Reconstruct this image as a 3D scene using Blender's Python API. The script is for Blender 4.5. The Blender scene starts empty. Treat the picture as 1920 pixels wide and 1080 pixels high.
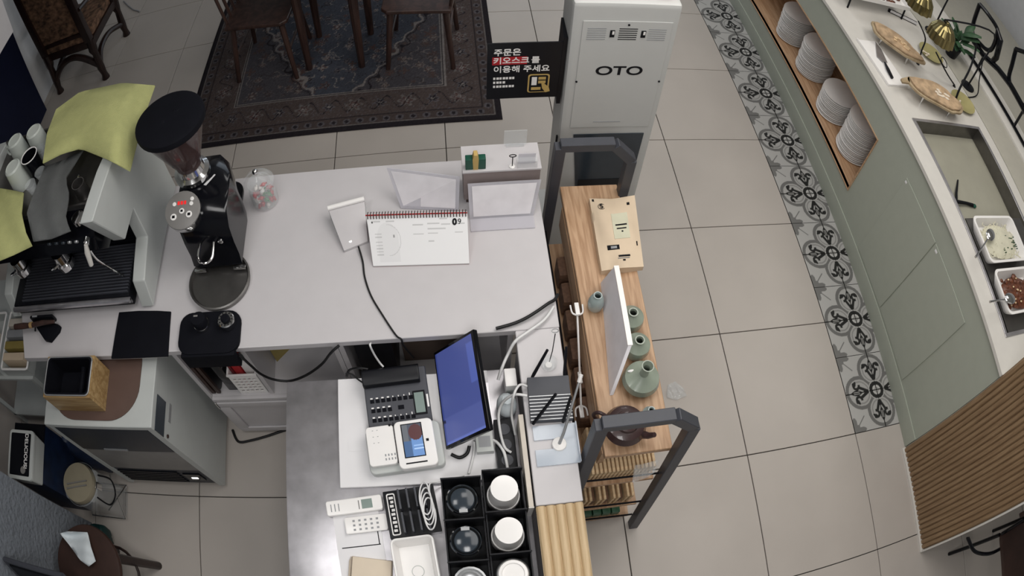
import bpy, bmesh, math, random
import numpy as np
from mathutils import Matrix, Vector
random.seed(7)
PI = math.pi
sc = bpy.context.scene
COL = sc.collection

# ---------------------------------------------------------------- camera (ceiling camera with a wide lens)
CAMP = np.array([-1.21714878, -0.65460753, 2.77493102])
CAMR = np.array([[0.99379412, 0.07053286, -0.08601372], [-0.10396459, 0.86393638, -0.49275278], [0.03955512, 0.4986372, 0.86590781]])
LENS = (3.95560825e-02, 3.87964541e-04, -3.55908815e-05, 1.53057252e-06)
cd = bpy.data.cameras.new('camera'); cam = bpy.data.objects.new('camera', cd); COL.objects.link(cam); sc.camera = cam
m4 = np.eye(4); m4[:3, :3] = CAMR; m4[:3, 3] = CAMP; cam.matrix_world = Matrix(m4.tolist())
cd.type = 'PANO'; cd.panorama_type = 'FISHEYE_LENS_POLYNOMIAL'; cd.sensor_width = 36; cd.fisheye_fov = PI
cd.fisheye_polynomial_k0 = 0
for i in range(4): setattr(cd, 'fisheye_polynomial_k%d' % (i + 1), -LENS[i])
cd.clip_start = 0.01

# ---------------------------------------------------------------- world, lamps, exposure
sc.view_settings.view_transform = 'Standard'; sc.view_settings.look = 'None'
sc.view_settings.gamma = 1.0; sc.view_settings.use_curve_mapping = False
sc.view_settings.exposure = -0.2
w = bpy.data.worlds.new('world'); sc.world = w; w.use_nodes = True
w.node_tree.nodes['Background'].inputs[0].default_value = (0.75, 0.85, 1.0, 1)
w.node_tree.nodes['Background'].inputs[1].default_value = 0.25
def area(name, loc, size, power, col=(1, 1, 1), rot=(0, 0, 0), sy=None):
    l = bpy.data.lights.new(name, 'AREA'); l.energy = power; l.color = col
    l.shape = 'RECTANGLE'; l.size = size; l.size_y = sy or size
    o = bpy.data.objects.new(name, l); COL.objects.link(o); o.location = loc; o.rotation_euler = rot
    return o
area('ceiling_panel_light_desk_offscreen', (-1.25, -1.10, 2.84), 0.6, 19, (1, 0.985, 0.97))
area('ceiling_panel_light_coffee_offscreen', (-2.12, -0.10, 2.84), 0.42, 8, (1, 0.985, 0.97), sy=0.5)
area('ceiling_panel_light_counter_offscreen', (-1.0, 0.75, 2.84), 0.6, 7, (1, 0.97, 0.94), sy=0.6)
area('ceiling_panel_light_aisle_offscreen', (-0.1, 0.6, 2.84), 1.2, 33, (1, 0.965, 0.92), sy=2.4)
area('ceiling_panel_light_buffet_offscreen', (1.7, 1.4, 2.84), 0.8, 17, (1, 0.95, 0.88), sy=1.4)
area('ceiling_panel_light_entrance_offscreen', (0.2, 3.7, 2.84), 1.0, 19, (1, 0.985, 0.97), sy=1.0)
area('window_back_offscreen', (-0.4, 6.17, 1.5), 3.0, 26, (0.78, 0.88, 1.0), rot=(-PI / 2, 0, 0), sy=1.9)

# ---------------------------------------------------------------- pixel -> place
def _th(r): return LENS[0] * r + LENS[1] * r * r + LENS[2] * r ** 3 + LENS[3] * r ** 4
def ray(px, py):
    dx, dy = px - 960, 540 - py; r = math.hypot(dx, dy); t = _th(r * 36 / 1920); ph = math.atan2(dy, dx)
    return CAMR @ np.array([math.sin(t) * math.cos(ph), math.sin(t) * math.sin(ph), -math.cos(t)])
def P(px, py, z=None, x=None, y=None):
    d = ray(px, py); k = (z - CAMP[2]) / d[2] if z is not None else (x - CAMP[0]) / d[0] if x is not None else (y - CAMP[1]) / d[1]
    return Vector((CAMP + k * d).tolist())

# ---------------------------------------------------------------- materials
def lin(c):
    return tuple(((v / 255) / 12.92 if v <= 10.3 else ((v / 255 + 0.055) / 1.055) ** 2.4) for v in c)
def mat(name, rgb, rough=0.5, metal=0.0, var=0.06, scale=18, bump=0.0, bscale=120, coat=0.0, trans=0.0, alpha=1.0, emit=0.0, ior=1.45, stretch=None):
    m = bpy.data.materials.new(name); m.use_nodes = True; nt = m.node_tree; b = nt.nodes['Principled BSDF']
    c = lin(rgb); b.inputs['Roughness'].default_value = rough; b.inputs['Metallic'].default_value = metal
    b.inputs['Coat Weight'].default_value = coat; b.inputs['Transmission Weight'].default_value = trans; b.inputs['IOR'].default_value = ior
    b.inputs['Alpha'].default_value = alpha
    tc = nt.nodes.new('ShaderNodeTexCoord'); mp = nt.nodes.new('ShaderNodeMapping'); nt.links.new(tc.outputs['Object'], mp.inputs[0])
    if stretch: mp.inputs['Scale'].default_value = stretch
    n = nt.nodes.new('ShaderNodeTexNoise'); n.inputs['Scale'].default_value = scale; n.inputs['Detail'].default_value = 5
    nt.links.new(mp.outputs[0], n.inputs['Vector'])
    r = nt.nodes.new('ShaderNodeValToRGB'); nt.links.new(n.outputs['Fac'], r.inputs[0])
    r.color_ramp.elements[0].position = 0.3; r.color_ramp.elements[1].position = 0.7
    r.color_ramp.elements[0].color = tuple(min(1, v * (1 - var)) for v in c) + (1,); r.color_ramp.elements[1].color = tuple(min(1, v * (1 + var)) for v in c) + (1,)
    nt.links.new(r.outputs[0], b.inputs['Base Color'])
    if emit:
        nt.links.new(r.outputs[0], b.inputs['Emission Color']); b.inputs['Emission Strength'].default_value = emit
    if bump:
        n2 = nt.nodes.new('ShaderNodeTexNoise'); n2.inputs['Scale'].default_value = bscale; nt.links.new(mp.outputs[0], n2.inputs['Vector'])
        bp = nt.nodes.new('ShaderNodeBump'); bp.inputs['Strength'].default_value = bump; bp.inputs['Distance'].default_value = 0.01
        nt.links.new(n2.outputs['Fac'], bp.inputs['Height']); nt.links.new(bp.outputs[0], b.inputs['Normal'])
    return m
def wood(name, rgb, dark, rough=0.5, stretch=(30, 2, 30), scale=2.0):
    m = mat(name, rgb, rough, var=0.0); nt = m.node_tree
    n = [x for x in nt.nodes if x.type == 'TEX_NOISE'][0]; r = [x for x in nt.nodes if x.type == 'VALTORGB'][0]; mp = [x for x in nt.nodes if x.type == 'MAPPING'][0]
    mp.inputs['Scale'].default_value = stretch; n.inputs['Scale'].default_value = scale; n.inputs['Detail'].default_value = 8; n.inputs['Distortion'].default_value = 0.6
    r.color_ramp.elements[0].color = lin(dark) + (1,); r.color_ramp.elements[1].color = lin(rgb) + (1,)
    r.color_ramp.elements[0].position = 0.38; r.color_ramp.elements[1].position = 0.62
    return m
def vcol(name, rough=0.6, emit=0.0, spec=0.5):
    m = bpy.data.materials.new(name); m.use_nodes = True; nt = m.node_tree; b = nt.nodes['Principled BSDF']
    a = nt.nodes.new('ShaderNodeVertexColor'); a.layer_name = 'print'; nt.links.new(a.outputs[0], b.inputs['Base Color'])
    b.inputs['Roughness'].default_value = rough; b.inputs['Specular IOR Level'].default_value = spec
    if emit: nt.links.new(a.outputs[0], b.inputs['Emission Color']); b.inputs['Emission Strength'].default_value = emit
    return m
def glass(name, rgb=(255, 255, 255), rough=0.03, alpha=0.25):
    """thin clear plastic or glass: part mirror-clear film, part see-through"""
    m = bpy.data.materials.new(name); m.use_nodes = True; nt = m.node_tree; b = nt.nodes['Principled BSDF']
    b.inputs['Base Color'].default_value = lin(rgb) + (1,); b.inputs['Roughness'].default_value = rough; b.inputs['Alpha'].default_value = alpha
    b.inputs['Specular IOR Level'].default_value = 0.8
    return m

M = {}
def defm(**k): M.update(k)
defm(
 grout=mat('grout', (70, 68, 66), 0.9), tile=mat('floor_tile_glaze', (184, 177, 170), 0.38, var=0.035, scale=3.5), print=vcol('cement_tile_print', 0.55), rug=vcol('rug_pile', 0.95, spec=0.1), paper_print=vcol('printed_paper', 0.6), screen=vcol('lit_screen', 0.3, emit=0.75),
 white=mat('white_laminate', (200, 197, 199), 0.35, var=0.015), wall=mat('painted_wall', (205, 206, 208), 0.8, var=0.03), navy=mat('navy_paint', (22, 27, 52), 0.6), ceil=mat('ceiling_paint', (225, 225, 222), 0.9),
 stucco=mat('rough_grey_plaster', (122, 128, 136), 0.9, bump=1.0, bscale=45), sage=mat('sage_green_lacquer', (168, 173, 161), 0.5, var=0.02), sage2=mat('sage_green_plinth', (172, 178, 170), 0.5, var=0.02),
 dark_gap=mat('dark_gap', (30, 30, 28), 0.9), cream_top=mat('cream_stone_top', (214, 211, 205), 0.3, var=0.02), oak=wood('oak_veneer', (196, 162, 130), (168, 132, 100), 0.45, (40, 3, 40)),
 slat=wood('fluted_walnut', (150, 124, 94), (130, 104, 76), 0.5, (60, 60, 3)), slat_light=wood('fluted_pale_wood', (208, 184, 148), (190, 164, 126), 0.5, (60, 3, 60)), steel=mat('brushed_steel', (190, 188, 192), 0.30, 0.8, var=0.25, scale=9), chrome=mat('chrome', (215, 215, 215), 0.12, 1.0, var=0.02),
 darksteel=mat('dark_steel', (120, 118, 116), 0.35, 0.9, var=0.1), black=mat('black_plastic', (20, 21, 26), 0.4, var=0.1), rubber=mat('black_rubber', (18, 19, 25), 0.7, var=0.1), gloss=mat('glossy_black', (14, 15, 20), 0.16, coat=0.12), charcoal=mat('charcoal_powder_coat', (66, 68, 75), 0.45), slate=mat('slate_glass', (52, 60, 68), 0.15), doorblack=mat('dark_door_panel', (44, 48, 56), 0.45),
 kiosk=mat('kiosk_white', (196, 197, 195), 0.42, var=0.01), greyp=mat('grey_plastic', (150, 152, 155), 0.45), lightgrey=mat('light_grey_enamel', (188, 192, 190), 0.35, var=0.02), midgrey=mat('mid_grey_panel', (128, 126, 124), 0.4), brownmat=mat('brown_leatherette', (92, 72, 64), 0.6, var=0.05), dkbrown=mat('dark_brown_wood', (58, 40, 34), 0.5, var=0.15),
 darkwood=wood('dark_walnut', (72, 52, 46), (52, 37, 34), 0.4, (12, 12, 2)), antique=wood('antique_mahogany', (44, 28, 24), (30, 19, 18), 0.35, (12, 12, 4)), tapestry=mat('brown_tapestry', (104, 78, 60), 0.9, var=0.8, scale=26), bamboo=wood('bamboo', (176, 148, 104), (146, 116, 74), 0.5, (3, 30, 30)),
 clear=glass('clear_plastic', (235, 240, 242), 0.05, 0.22), clear2=glass('frosted_acrylic', (214, 212, 220), 0.25, 0.55), card=mat('grey_white_card', (228, 225, 229), 0.6), bluefilm=glass('blue_tinted_acrylic', (206, 216, 228), 0.1, 0.6), amber=glass('smoky_plastic', (90, 70, 70), 0.08, 0.45), lidclear=glass('clear_lid', (200, 205, 208), 0.1, 0.35),
 yellow=mat('yellow_green_towel', (178, 180, 122), 0.95, var=0.05, scale=30, bump=0.3, bscale=300), greycloth=mat('grey_cloth', (92, 94, 94), 0.95, var=0.08, bump=0.3, bscale=300), mug=mat('white_mug', (190, 196, 190), 0.3, var=0.02), paper=mat('white_paper', (232, 231, 233), 0.7, var=0.01), ink=mat('black_ink', (22, 22, 26), 0.7), red=mat('red_print', (176, 30, 36), 0.5), redink=mat('red_highlight', (170, 30, 40), 0.6),
 cream=mat('cream_kraft', (218, 198, 172), 0.75, var=0.03), kraft=mat('kraft_paper', (218, 204, 184), 0.8, var=0.03), celadon=mat('celadon_glaze', (146, 156, 142), 0.25, var=0.08, coat=0.5), paleceladon=mat('pale_celadon_glaze', (160, 174, 172), 0.25, coat=0.5), clay=mat('brown_clay', (62, 44, 44), 0.35, coat=0.3, var=0.1), cookie=mat('golden_biscuit', (216, 188, 150), 0.8, var=0.25, scale=60), choc=mat('chocolate_biscuit', (112, 84, 66), 0.7, var=0.3, scale=60), greenpack=mat('green_packet', (48, 92, 66), 0.4, var=0.4, scale=50),
 plate=mat('white_porcelain', (242, 240, 238), 0.25, var=0.01), bread=mat('baked_bread', (180, 154, 124), 0.7, var=0.35, scale=25), board=wood('carved_wood_board', (184, 166, 136), (158, 138, 108), 0.5, (8, 8, 8)), olive=mat('olive_saucer', (168, 160, 112), 0.4, var=0.08), soup=mat('cloudy_broth', (164, 162, 148), 0.15, var=0.06, scale=6), noodle=mat('pale_noodle', (214, 211, 190), 0.5, var=0.1), meat=mat('red_brown_meat', (100, 58, 40), 0.35, var=0.6, scale=45), stone=mat('grey_beige_stone', (178, 175, 164), 0.45, var=0.03), brass=mat('brass', (150, 138, 96), 0.25, 0.9), leaf=mat('green_leaf', (46, 76, 50), 0.5, var=0.3), stonefood=mat('food_garnish', (226, 214, 196), 0.5),
 candy_red=mat('red_candy', (190, 40, 50), 0.3), candy_green=mat('green_candy', (70, 140, 80), 0.3), candy_white=mat('white_candy', (230, 225, 220), 0.3), folder=mat('mustard_folder', (150, 134, 76), 0.6), cable_white=mat('white_cable', (222, 222, 222), 0.4), cable_black=mat('black_cable', (18, 18, 20), 0.5), beige=mat('beige_plastic', (206, 198, 186), 0.5), lcd=mat('lcd_green_grey', (134, 150, 144), 0.2), bluebag=mat('dark_blue_bag', (18, 34, 62), 0.5, var=0.3), greenbag=mat('dark_green_bag', (16, 52, 52), 0.5, var=0.3),
 greenbox=mat('dark_green_card', (16, 76, 60), 0.4), gold=mat('ochre_ribbon', (196, 166, 100), 0.5), tissue=mat('white_tissue', (214, 222, 226), 0.9, var=0.05), bulb=mat('frosted_bulb', (236, 226, 204), 0.3), lens=mat('lamp_diffuser', (255, 252, 245), 0.6, emit=2.0), ledred=mat('red_led_digits', (220, 40, 40), 0.4, emit=0.6), silver=mat('silver_paint', (176, 178, 180), 0.35, 0.6),
)

for k_, v_ in (('rubber', 0.12), ('black', 0.3), ('ink', 0.2), ('navy', 0.2), ('gloss', 0.25)): M[k_].node_tree.nodes['Principled BSDF'].inputs['Specular IOR Level'].default_value = v_
# ---------------------------------------------------------------- mesh builder
class B:
    def __init__(s): s.v = []; s.f = []
    def add(s, v, f):
        n = len(s.v); s.v += [tuple(p) for p in v]; s.f += [tuple(i + n for i in q) for q in f]; return s
    def box(s, x0, x1, y0, y1, z0, z1):
        return s.add([(x0, y0, z0), (x1, y0, z0), (x1, y1, z0), (x0, y1, z0), (x0, y0, z1), (x1, y0, z1), (x1, y1, z1), (x0, y1, z1)],
                     [(3, 2, 1, 0), (4, 5, 6, 7), (0, 1, 5, 4), (1, 2, 6, 5), (2, 3, 7, 6), (3, 0, 4, 7)])
    def hexa(s, lo, hi):
        """box from four bottom and four top corners"""
        return s.add(list(lo) + list(hi), [(3, 2, 1, 0), (4, 5, 6, 7), (0, 1, 5, 4), (1, 2, 6, 5), (2, 3, 7, 6), (3, 0, 4, 7)])
    def prism(s, poly, a, b, ax='z'):
        n = len(poly)
        def mp(p, t): return (p[0], p[1], t) if ax == 'z' else (t, p[0], p[1]) if ax == 'x' else (p[0], t, p[1])
        v = [mp(p, a) for p in poly] + [mp(p, b) for p in poly]
        f = [tuple(range(n))[::-1], tuple(range(n, 2 * n))] + [(i, (i + 1) % n, n + (i + 1) % n, n + i) for i in range(n)]
        return s.add(v, f)
    def lathe(s, prof, n=24, c=(0, 0, 0), cap=True):
        v = []
        for r, z in prof:
            for k in range(n): v.append((c[0] + r * math.cos(2 * PI * k / n), c[1] + r * math.sin(2 * PI * k / n), c[2] + z))
        f = []
        for i in range(len(prof) - 1):
            for k in range(n): f.append((i * n + k, i * n + (k + 1) % n, (i + 1) * n + (k + 1) % n, (i + 1) * n + k))
        if cap:
            f.append(tuple(range(n))[::-1]); f.append(tuple((len(prof) - 1) * n + k for k in range(n)))
        return s.add(v, f)
    def tube(s, pts, r, n=8, cap=True):
        pts = [Vector(p) for p in pts]; rs = r if isinstance(r, (list, tuple)) else [r] * len(pts)
        v = []; up = None
        for i, p in enumerate(pts):
            d = (pts[min(i + 1, len(pts) - 1)] - pts[max(i - 1, 0)]).normalized()
            if up is None: up = d.orthogonal().normalized()
            up = (up - d * up.dot(d)); up = up.normalized() if up.length > 1e-5 else d.orthogonal().normalized()
            w2 = d.cross(up)
            for k in range(n): v.append(p + (up * math.cos(2 * PI * k / n) + w2 * math.sin(2 * PI * k / n)) * rs[i])
        f = [(i * n + k, i * n + (k + 1) % n, (i + 1) * n + (k + 1) % n, (i + 1) * n + k) for i in range(len(pts) - 1) for k in range(n)]
        if cap: f += [tuple(range(n))[::-1], tuple((len(pts) - 1) * n + k for k in range(n))]
        return s.add(v, f)
    def bar(s, a, b, w, h=None, up=(0, 0, 1)):
        """square bar from a to b, w wide across 'up', h deep along 'up'"""
        a, b = Vector(a), Vector(b); d = (b - a).normalized(); upv = Vector(up)
        sd = d.cross(upv); sd = sd.normalized() if sd.length > 1e-4 else d.orthogonal().normalized(); u2 = sd.cross(d).normalized(); h = h or w
        def ring(p): return [p + sd * (i * w / 2) + u2 * (j * h / 2) for i, j in ((-1, -1), (1, -1), (1, 1), (-1, 1))]
        return s.hexa(ring(a), ring(b))
    def ell(s, c, r, nu=12, nv=8):
        v = []; f = []
        for j in range(1, nv):
            t = PI * j / nv
            for i in range(nu):
                a = 2 * PI * i / nu; v.append((c[0] + r[0] * math.sin(t) * math.cos(a), c[1] + r[1] * math.sin(t) * math.sin(a), c[2] - r[2] * math.cos(t)))
        v += [(c[0], c[1], c[2] - r[2]), (c[0], c[1], c[2] + r[2])]; b0, t0 = len(v) - 2, len(v) - 1
        for j in range(nv - 2):
            for i in range(nu): f.append((j * nu + i, j * nu + (i + 1) % nu, (j + 1) * nu + (i + 1) % nu, (j + 1) * nu + i))
        for i in range(nu): f.append((b0, (i + 1) % nu, i)); f.append((t0, (nv - 2) * nu + i, (nv - 2) * nu + (i + 1) % nu))
        return s.add(v, f)
    def grid(s, rows):
        n = len(rows[0]); v = [p for r in rows for p in r]
        return s.add(v, [(j * n + i, j * n + i + 1, (j + 1) * n + i + 1, (j + 1) * n + i) for j in range(len(rows) - 1) for i in range(n - 1)])
    def sheet(s, rows, t):
        """a cloth or card: grid with thickness t downwards"""
        n = len(rows[0]); h = len(rows); top = [Vector(p) for r in rows for p in r]; bot = [p - Vector((0, 0, t)) for p in top]; o = len(top)
        f = [(j * n + i, j * n + i + 1, (j + 1) * n + i + 1, (j + 1) * n + i) for j in range(h - 1) for i in range(n - 1)]
        f2 = [tuple(o + k for k in q[::-1]) for q in f]
        loop = [i for i in range(n)] + [j * n + n - 1 for j in range(1, h)] + [(h - 1) * n + i for i in range(n - 2, -1, -1)] + [j * n for j in range(h - 2, 0, -1)]
        sd = [(loop[(k + 1) % len(loop)], loop[k], o + loop[k], o + loop[(k + 1) % len(loop)]) for k in range(len(loop))]
        return s.add(top + bot, f + f2 + sd)
    def move(s, m):
        s.v = [tuple(m @ Vector(p)) for p in s.v]; return s
def T(x=0, y=0, z=0, rz=0, rx=0, ry=0):
    return Matrix.Translation((x, y, z)) @ Matrix.Rotation(rz, 4, 'Z') @ Matrix.Rotation(ry, 4, 'Y') @ Matrix.Rotation(rx, 4, 'X')
def rrect(x0, x1, y0, y1, r, n=5):
    out = []
    for cx, cy, a in ((x1 - r, y1 - r, 0), (x0 + r, y1 - r, 90), (x0 + r, y0 + r, 180), (x1 - r, y0 + r, 270)):
        for k in range(n + 1): t = math.radians(a + 90 * k / n); out.append((cx + r * math.cos(t), cy + r * math.sin(t)))
    return out
def smoothpts(pts, n=6):
    pts = [Vector(p) for p in pts]; out = []
    for i in range(len(pts) - 1):
        p0, p1, p2, p3 = pts[max(i - 1, 0)], pts[i], pts[i + 1], pts[min(i + 2, len(pts) - 1)]
        for k in range(n):
            t = k / n; out.append(0.5 * ((2 * p1) + (p2 - p0) * t + (2 * p0 - 5 * p1 + 4 * p2 - p3) * t * t + (3 * p1 - p0 - 3 * p2 + p3) * t ** 3))
    return out + [pts[-1]]
def obj(name, b, m, parent=None, bevel=0.0, seg=2, smooth=True, ang=35):
    me = b if isinstance(b, bpy.types.Mesh) else bpy.data.meshes.new(name)
    if not isinstance(b, bpy.types.Mesh):
        me.from_pydata(b.v, [], b.f)
        bm = bmesh.new(); bm.from_mesh(me); bmesh.ops.recalc_face_normals(bm, faces=bm.faces)
        if bevel:
            es = [e for e in bm.edges if len(e.link_faces) == 2 and e.calc_face_angle(0) > 0.6]
            bmesh.ops.bevel(bm, geom=es, offset=bevel, segments=seg, profile=0.7, affect='EDGES', clamp_overlap=True)
        bm.to_mesh(me); bm.free()
        if smooth:
            me.polygons.foreach_set('use_smooth', [True] * len(me.polygons)); me.set_sharp_from_angle(angle=math.radians(ang))
        if m is not None: me.materials.append(M[m] if isinstance(m, str) else m)
    o = bpy.data.objects.new(name, me); COL.objects.link(o)
    if parent is not None: o.parent = parent
    return o
def thing(name, label, cat, loc=(0, 0, 0), rz=0, group=None, kind=None):
    o = bpy.data.objects.new(name, None); COL.objects.link(o); o.location = loc; o.rotation_euler = (0, 0, rz); o.empty_display_size = 0.05
    return tag(o, label, cat, group, kind)
def tag(o, label, cat, group=None, kind=None):
    o['label'] = label; o['category'] = cat
    if group: o['group'] = group
    if kind: o['kind'] = kind
    return o
def struct(name, b, m, parent=None, bevel=0):
    o = obj(name, b, m, parent, bevel)
    if parent is None: o['kind'] = 'structure'
    return o
def dup(root, loc, rz=0, label=None, group=None):
    r = root.copy(); COL.objects.link(r); r.location = loc; r.rotation_euler = (0, 0, rz)
    if label: r['label'] = label
    if group: r['group'] = group
    for ch in list(root.children):
        c = ch.copy(); COL.objects.link(c); c.parent = r
        for g in list(ch.children):
            d = g.copy(); COL.objects.link(d); d.parent = c
    return r
def text(name, body, size, m, parent, mtx, align='CENTER', bold=0.0, extrude=0.0004):
    cu = bpy.data.curves.new(name, 'FONT'); cu.body = body; cu.size = size; cu.align_x = align; cu.align_y = 'CENTER'; cu.offset = bold; cu.extrude = extrude
    to = bpy.data.objects.new(name + '_tmp', cu); COL.objects.link(to); dg = bpy.context.evaluated_depsgraph_get()
    me = bpy.data.meshes.new_from_object(to.evaluated_get(dg)); bpy.data.objects.remove(to); bpy.data.curves.remove(cu)
    me.transform(mtx); me.materials.clear(); me.materials.append(M[m]); me.name = name
    o = bpy.data.objects.new(name, me); COL.objects.link(o); o.parent = parent
    return o
def printed(name, rows, cols, m, parent=None, flat=True):
    """grid mesh with a colour per vertex: rows of points and rows of colours"""
    me = bpy.data.meshes.new(name); h, n = len(rows), len(rows[0]); v = np.array(rows, dtype=np.float32).reshape(-1, 3)
    idx = np.arange(h * n).reshape(h, n); f = np.stack([idx[:-1, :-1], idx[:-1, 1:], idx[1:, 1:], idx[1:, :-1]], -1).reshape(-1, 4)
    me.vertices.add(len(v)); me.vertices.foreach_set('co', v.ravel()); me.loops.add(f.size); me.loops.foreach_set('vertex_index', f.ravel().astype(np.int32))
    me.polygons.add(len(f)); me.polygons.foreach_set('loop_start', np.arange(0, f.size, 4, dtype=np.int32)); me.update(calc_edges=True)
    ca = me.color_attributes.new('print', 'FLOAT_COLOR', 'POINT'); c = np.ones((h * n, 4), dtype=np.float32); c[:, :3] = np.array(cols, dtype=np.float32).reshape(-1, 3); ca.data.foreach_set('color', c.ravel())
    me.materials.append(M[m]); o = bpy.data.objects.new(name, me); COL.objects.link(o)
    if parent is not None: o.parent = parent
    return o
CT, ST, BT, WT, IM = 0.85, 0.72, 0.88, 0.80, 0.80
# ================================================================ THE SETTING
def worldspace(m):
    nt = M[m].node_tree; g = nt.nodes.new('ShaderNodeNewGeometry'); mp = [x for x in nt.nodes if x.type == 'MAPPING'][0]; nt.links.new(g.outputs['Position'], mp.inputs[0])
for k in ('tile', 'slat', 'oak', 'bamboo'): worldspace(k)
fl = struct('floor', B().box(-5.4, 3.6, -2.4, 6.2, -0.06, -0.011), 'grout')
tb = B().box(-0.2978, 0.2978, -0.2978, 0.2978, -0.011, 0.0)
t0 = None
for i in range(-9, 6):
    for j in range(-4, 11):
        if i >= 1 and j >= 0: continue
        if t0 is None: o = obj('floor_tile', tb, 'tile', fl, bevel=0.0012, seg=1); t0 = o
        else: o = obj('floor_tile', t0.data, None, fl)
        o.location = (i * 0.6 + 0.3, j * 0.6 + 0.3, 0)
# patterned cement tiles, 20 x 20 cm, four to a motif; the second column is cut by the buffet
def motif(U, V):
    """U, V in metres from the motif's centre (0..0.2); grey levels of the print"""
    base = np.full(U.shape, 0.44); a = np.maximum(U, V); b = np.minimum(U, V); r = np.hypot(U, V)
    def put(mask, val): base[mask] = val
    lobe = np.hypot(a - 0.108, b)
    put(np.abs(lobe - 0.080) < 0.0095, 0.15); put((lobe < 0.0705), 0.40); put((np.abs(lobe - 0.058) < 0.004) & (a < 0.15), 0.26)
    cu_, cv_ = 0.2 - U, 0.2 - V
    for ang in (10, 45, 80):
        t = math.radians(ang); al = cu_ * math.cos(t) + cv_ * math.sin(t); ac = -cu_ * math.sin(t) + cv_ * math.cos(t)
        ln, st = (0.034, 0.044) if ang != 45 else (0.024, 0.026)
        put((((al - st) / ln) ** 2 + (ac / 0.0165) ** 2 < 1) & (cu_ + cv_ < 0.12) & (lobe > 0.09), 0.17)
    put((np.abs(cu_ - cv_) < 0.004) & (cu_ + cv_ < 0.16) & (cu_ + cv_ > 0.04) & (lobe > 0.09), 0.17)
    K = 0.010
    put((b < 0.004) & (a > 0.046) & (a < 0.20), K)
    put((b < 0.0145 * np.sin(np.clip((a - 0.088) / 0.085, 0, 1) * PI)) & (a > 0.088) & (a < 0.173), K)
    put((np.abs(b - 0.0055) < 0.0014) & (a > 0.11) & (a < 0.15), 0.5)
    curl = np.hypot(a - 0.124, b - 0.037)
    put((curl < 0.0235) & (curl > 0.0095) & ~((a < 0.122) & (b > 0.042)), K)
    put((np.hypot(a - 0.136, b - 0.045) < 0.012), K)
    put((np.abs(b - 0.004 - (a - 0.062) * 0.50) < 0.0085) & (a > 0.062) & (a < 0.115), K)
    put((np.hypot(a - 0.066, b) < 0.014), K); put((np.abs(a - 0.078) < 0.004) & (b < 0.02), K)
    put((r < 0.052), 0.42); put((r < 0.046), K); put((r < 0.0265), 0.48); put((b < 0.0022) & (r < 0.0265), 0.02); put((np.abs(r - 0.012) < 0.002), 0.2)
    return base
def ptile(w_, flipu, flipv):
    n = 72; us = np.linspace(0.0016, w_ - (0.0016 if w_ > 0.19 else 0), n if w_ > 0.19 else n // 2); vs = np.linspace(0.0016, 0.1984, n)
    U, V = np.meshgrid(us, vs); g = motif(U, V); X = -U if flipu else U; Y = -V if flipv else V
    rows = np.stack([X, Y, np.zeros_like(X)], -1)
    if flipu != flipv: rows = rows[:, ::-1]; g = g[:, ::-1]
    cols = np.stack([g * 1.0, g * 0.985, g * 0.95], -1); return rows, cols
PT = {}
CUTW = 0.100
for j in range(30):
    cy = 0.2 + 0.4 * (j // 2); fv = (j % 2 == 0)
    for fu in (True, False):
        key = (fu, fv)
        if key not in PT:
            rows, cols = ptile(0.2 if fu else CUTW, fu, fv); o = printed('patterned_tile', rows, cols, 'print', fl); PT[key] = o
        else:
            o = PT[key].copy(); COL.objects.link(o); o.parent = fl
        o.location = (0.8, cy, 0.0)
struct('ceiling', B().box(-5.4, 3.6, -2.4, 6.2, 2.86, 2.95), 'ceil')
struct('wall_back', B().box(-5.4, 3.6, 6.2, 6.3, 0, 2.86), 'wall')
struct('wall_right', B().box(3.6, 3.7, -2.4, 6.2, 0, 2.86), 'wall')
struct('wall_front', B().box(-5.4, 3.6, -2.5, -2.4, 0, 2.86), 'wall')
struct('wall_left', B().box(-4.36, -4.26, 2.70, 6.2, 0, 2.86), 'wall')
struct('wall_left_navy', B().box(-4.36, -4.18, -2.4, 2.70, 0, 2.86), 'navy', bevel=0.004)
struct('wall_left_plaster', B().box(-3.16, -3.02, -1.6, -0.17, 0, 1.9), 'stucco', bevel=0.006)

# ---------------------------------------------------------------- fluted half wall beside the buffet
fw = struct('wall_fluted', B().box(0.893, 1.30, -0.70, -0.135, 0, 1.30), 'cream_top')
sl = None
for k in range(21):
    y = -0.690 + 0.0262 * k
    if sl is None: sl = obj('slat', B().prism([(0, -0.0122), (0, 0.0122), (-0.009, 0.0112), (-0.014, 0.0065), (-0.014, -0.0065), (-0.009, -0.0112)], 0.012, 1.29), 'slat', fw, ang=20); o = sl
    else: o = obj('slat', sl.data, None, fw)
    o.location = (0.8935, y + 0.0131, 0)
obj('slat_backing', B().box(0.8895, 0.893, -0.692, -0.137, 0.012, 1.292), 'slat', fw)
obj('edge_trim', B().box(0.872, 0.893, -0.704, -0.6945, 0, 1.30).box(0.868, 0.893, -0.7, -0.135, 0, 0.011), 'cream_top', fw)

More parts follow.
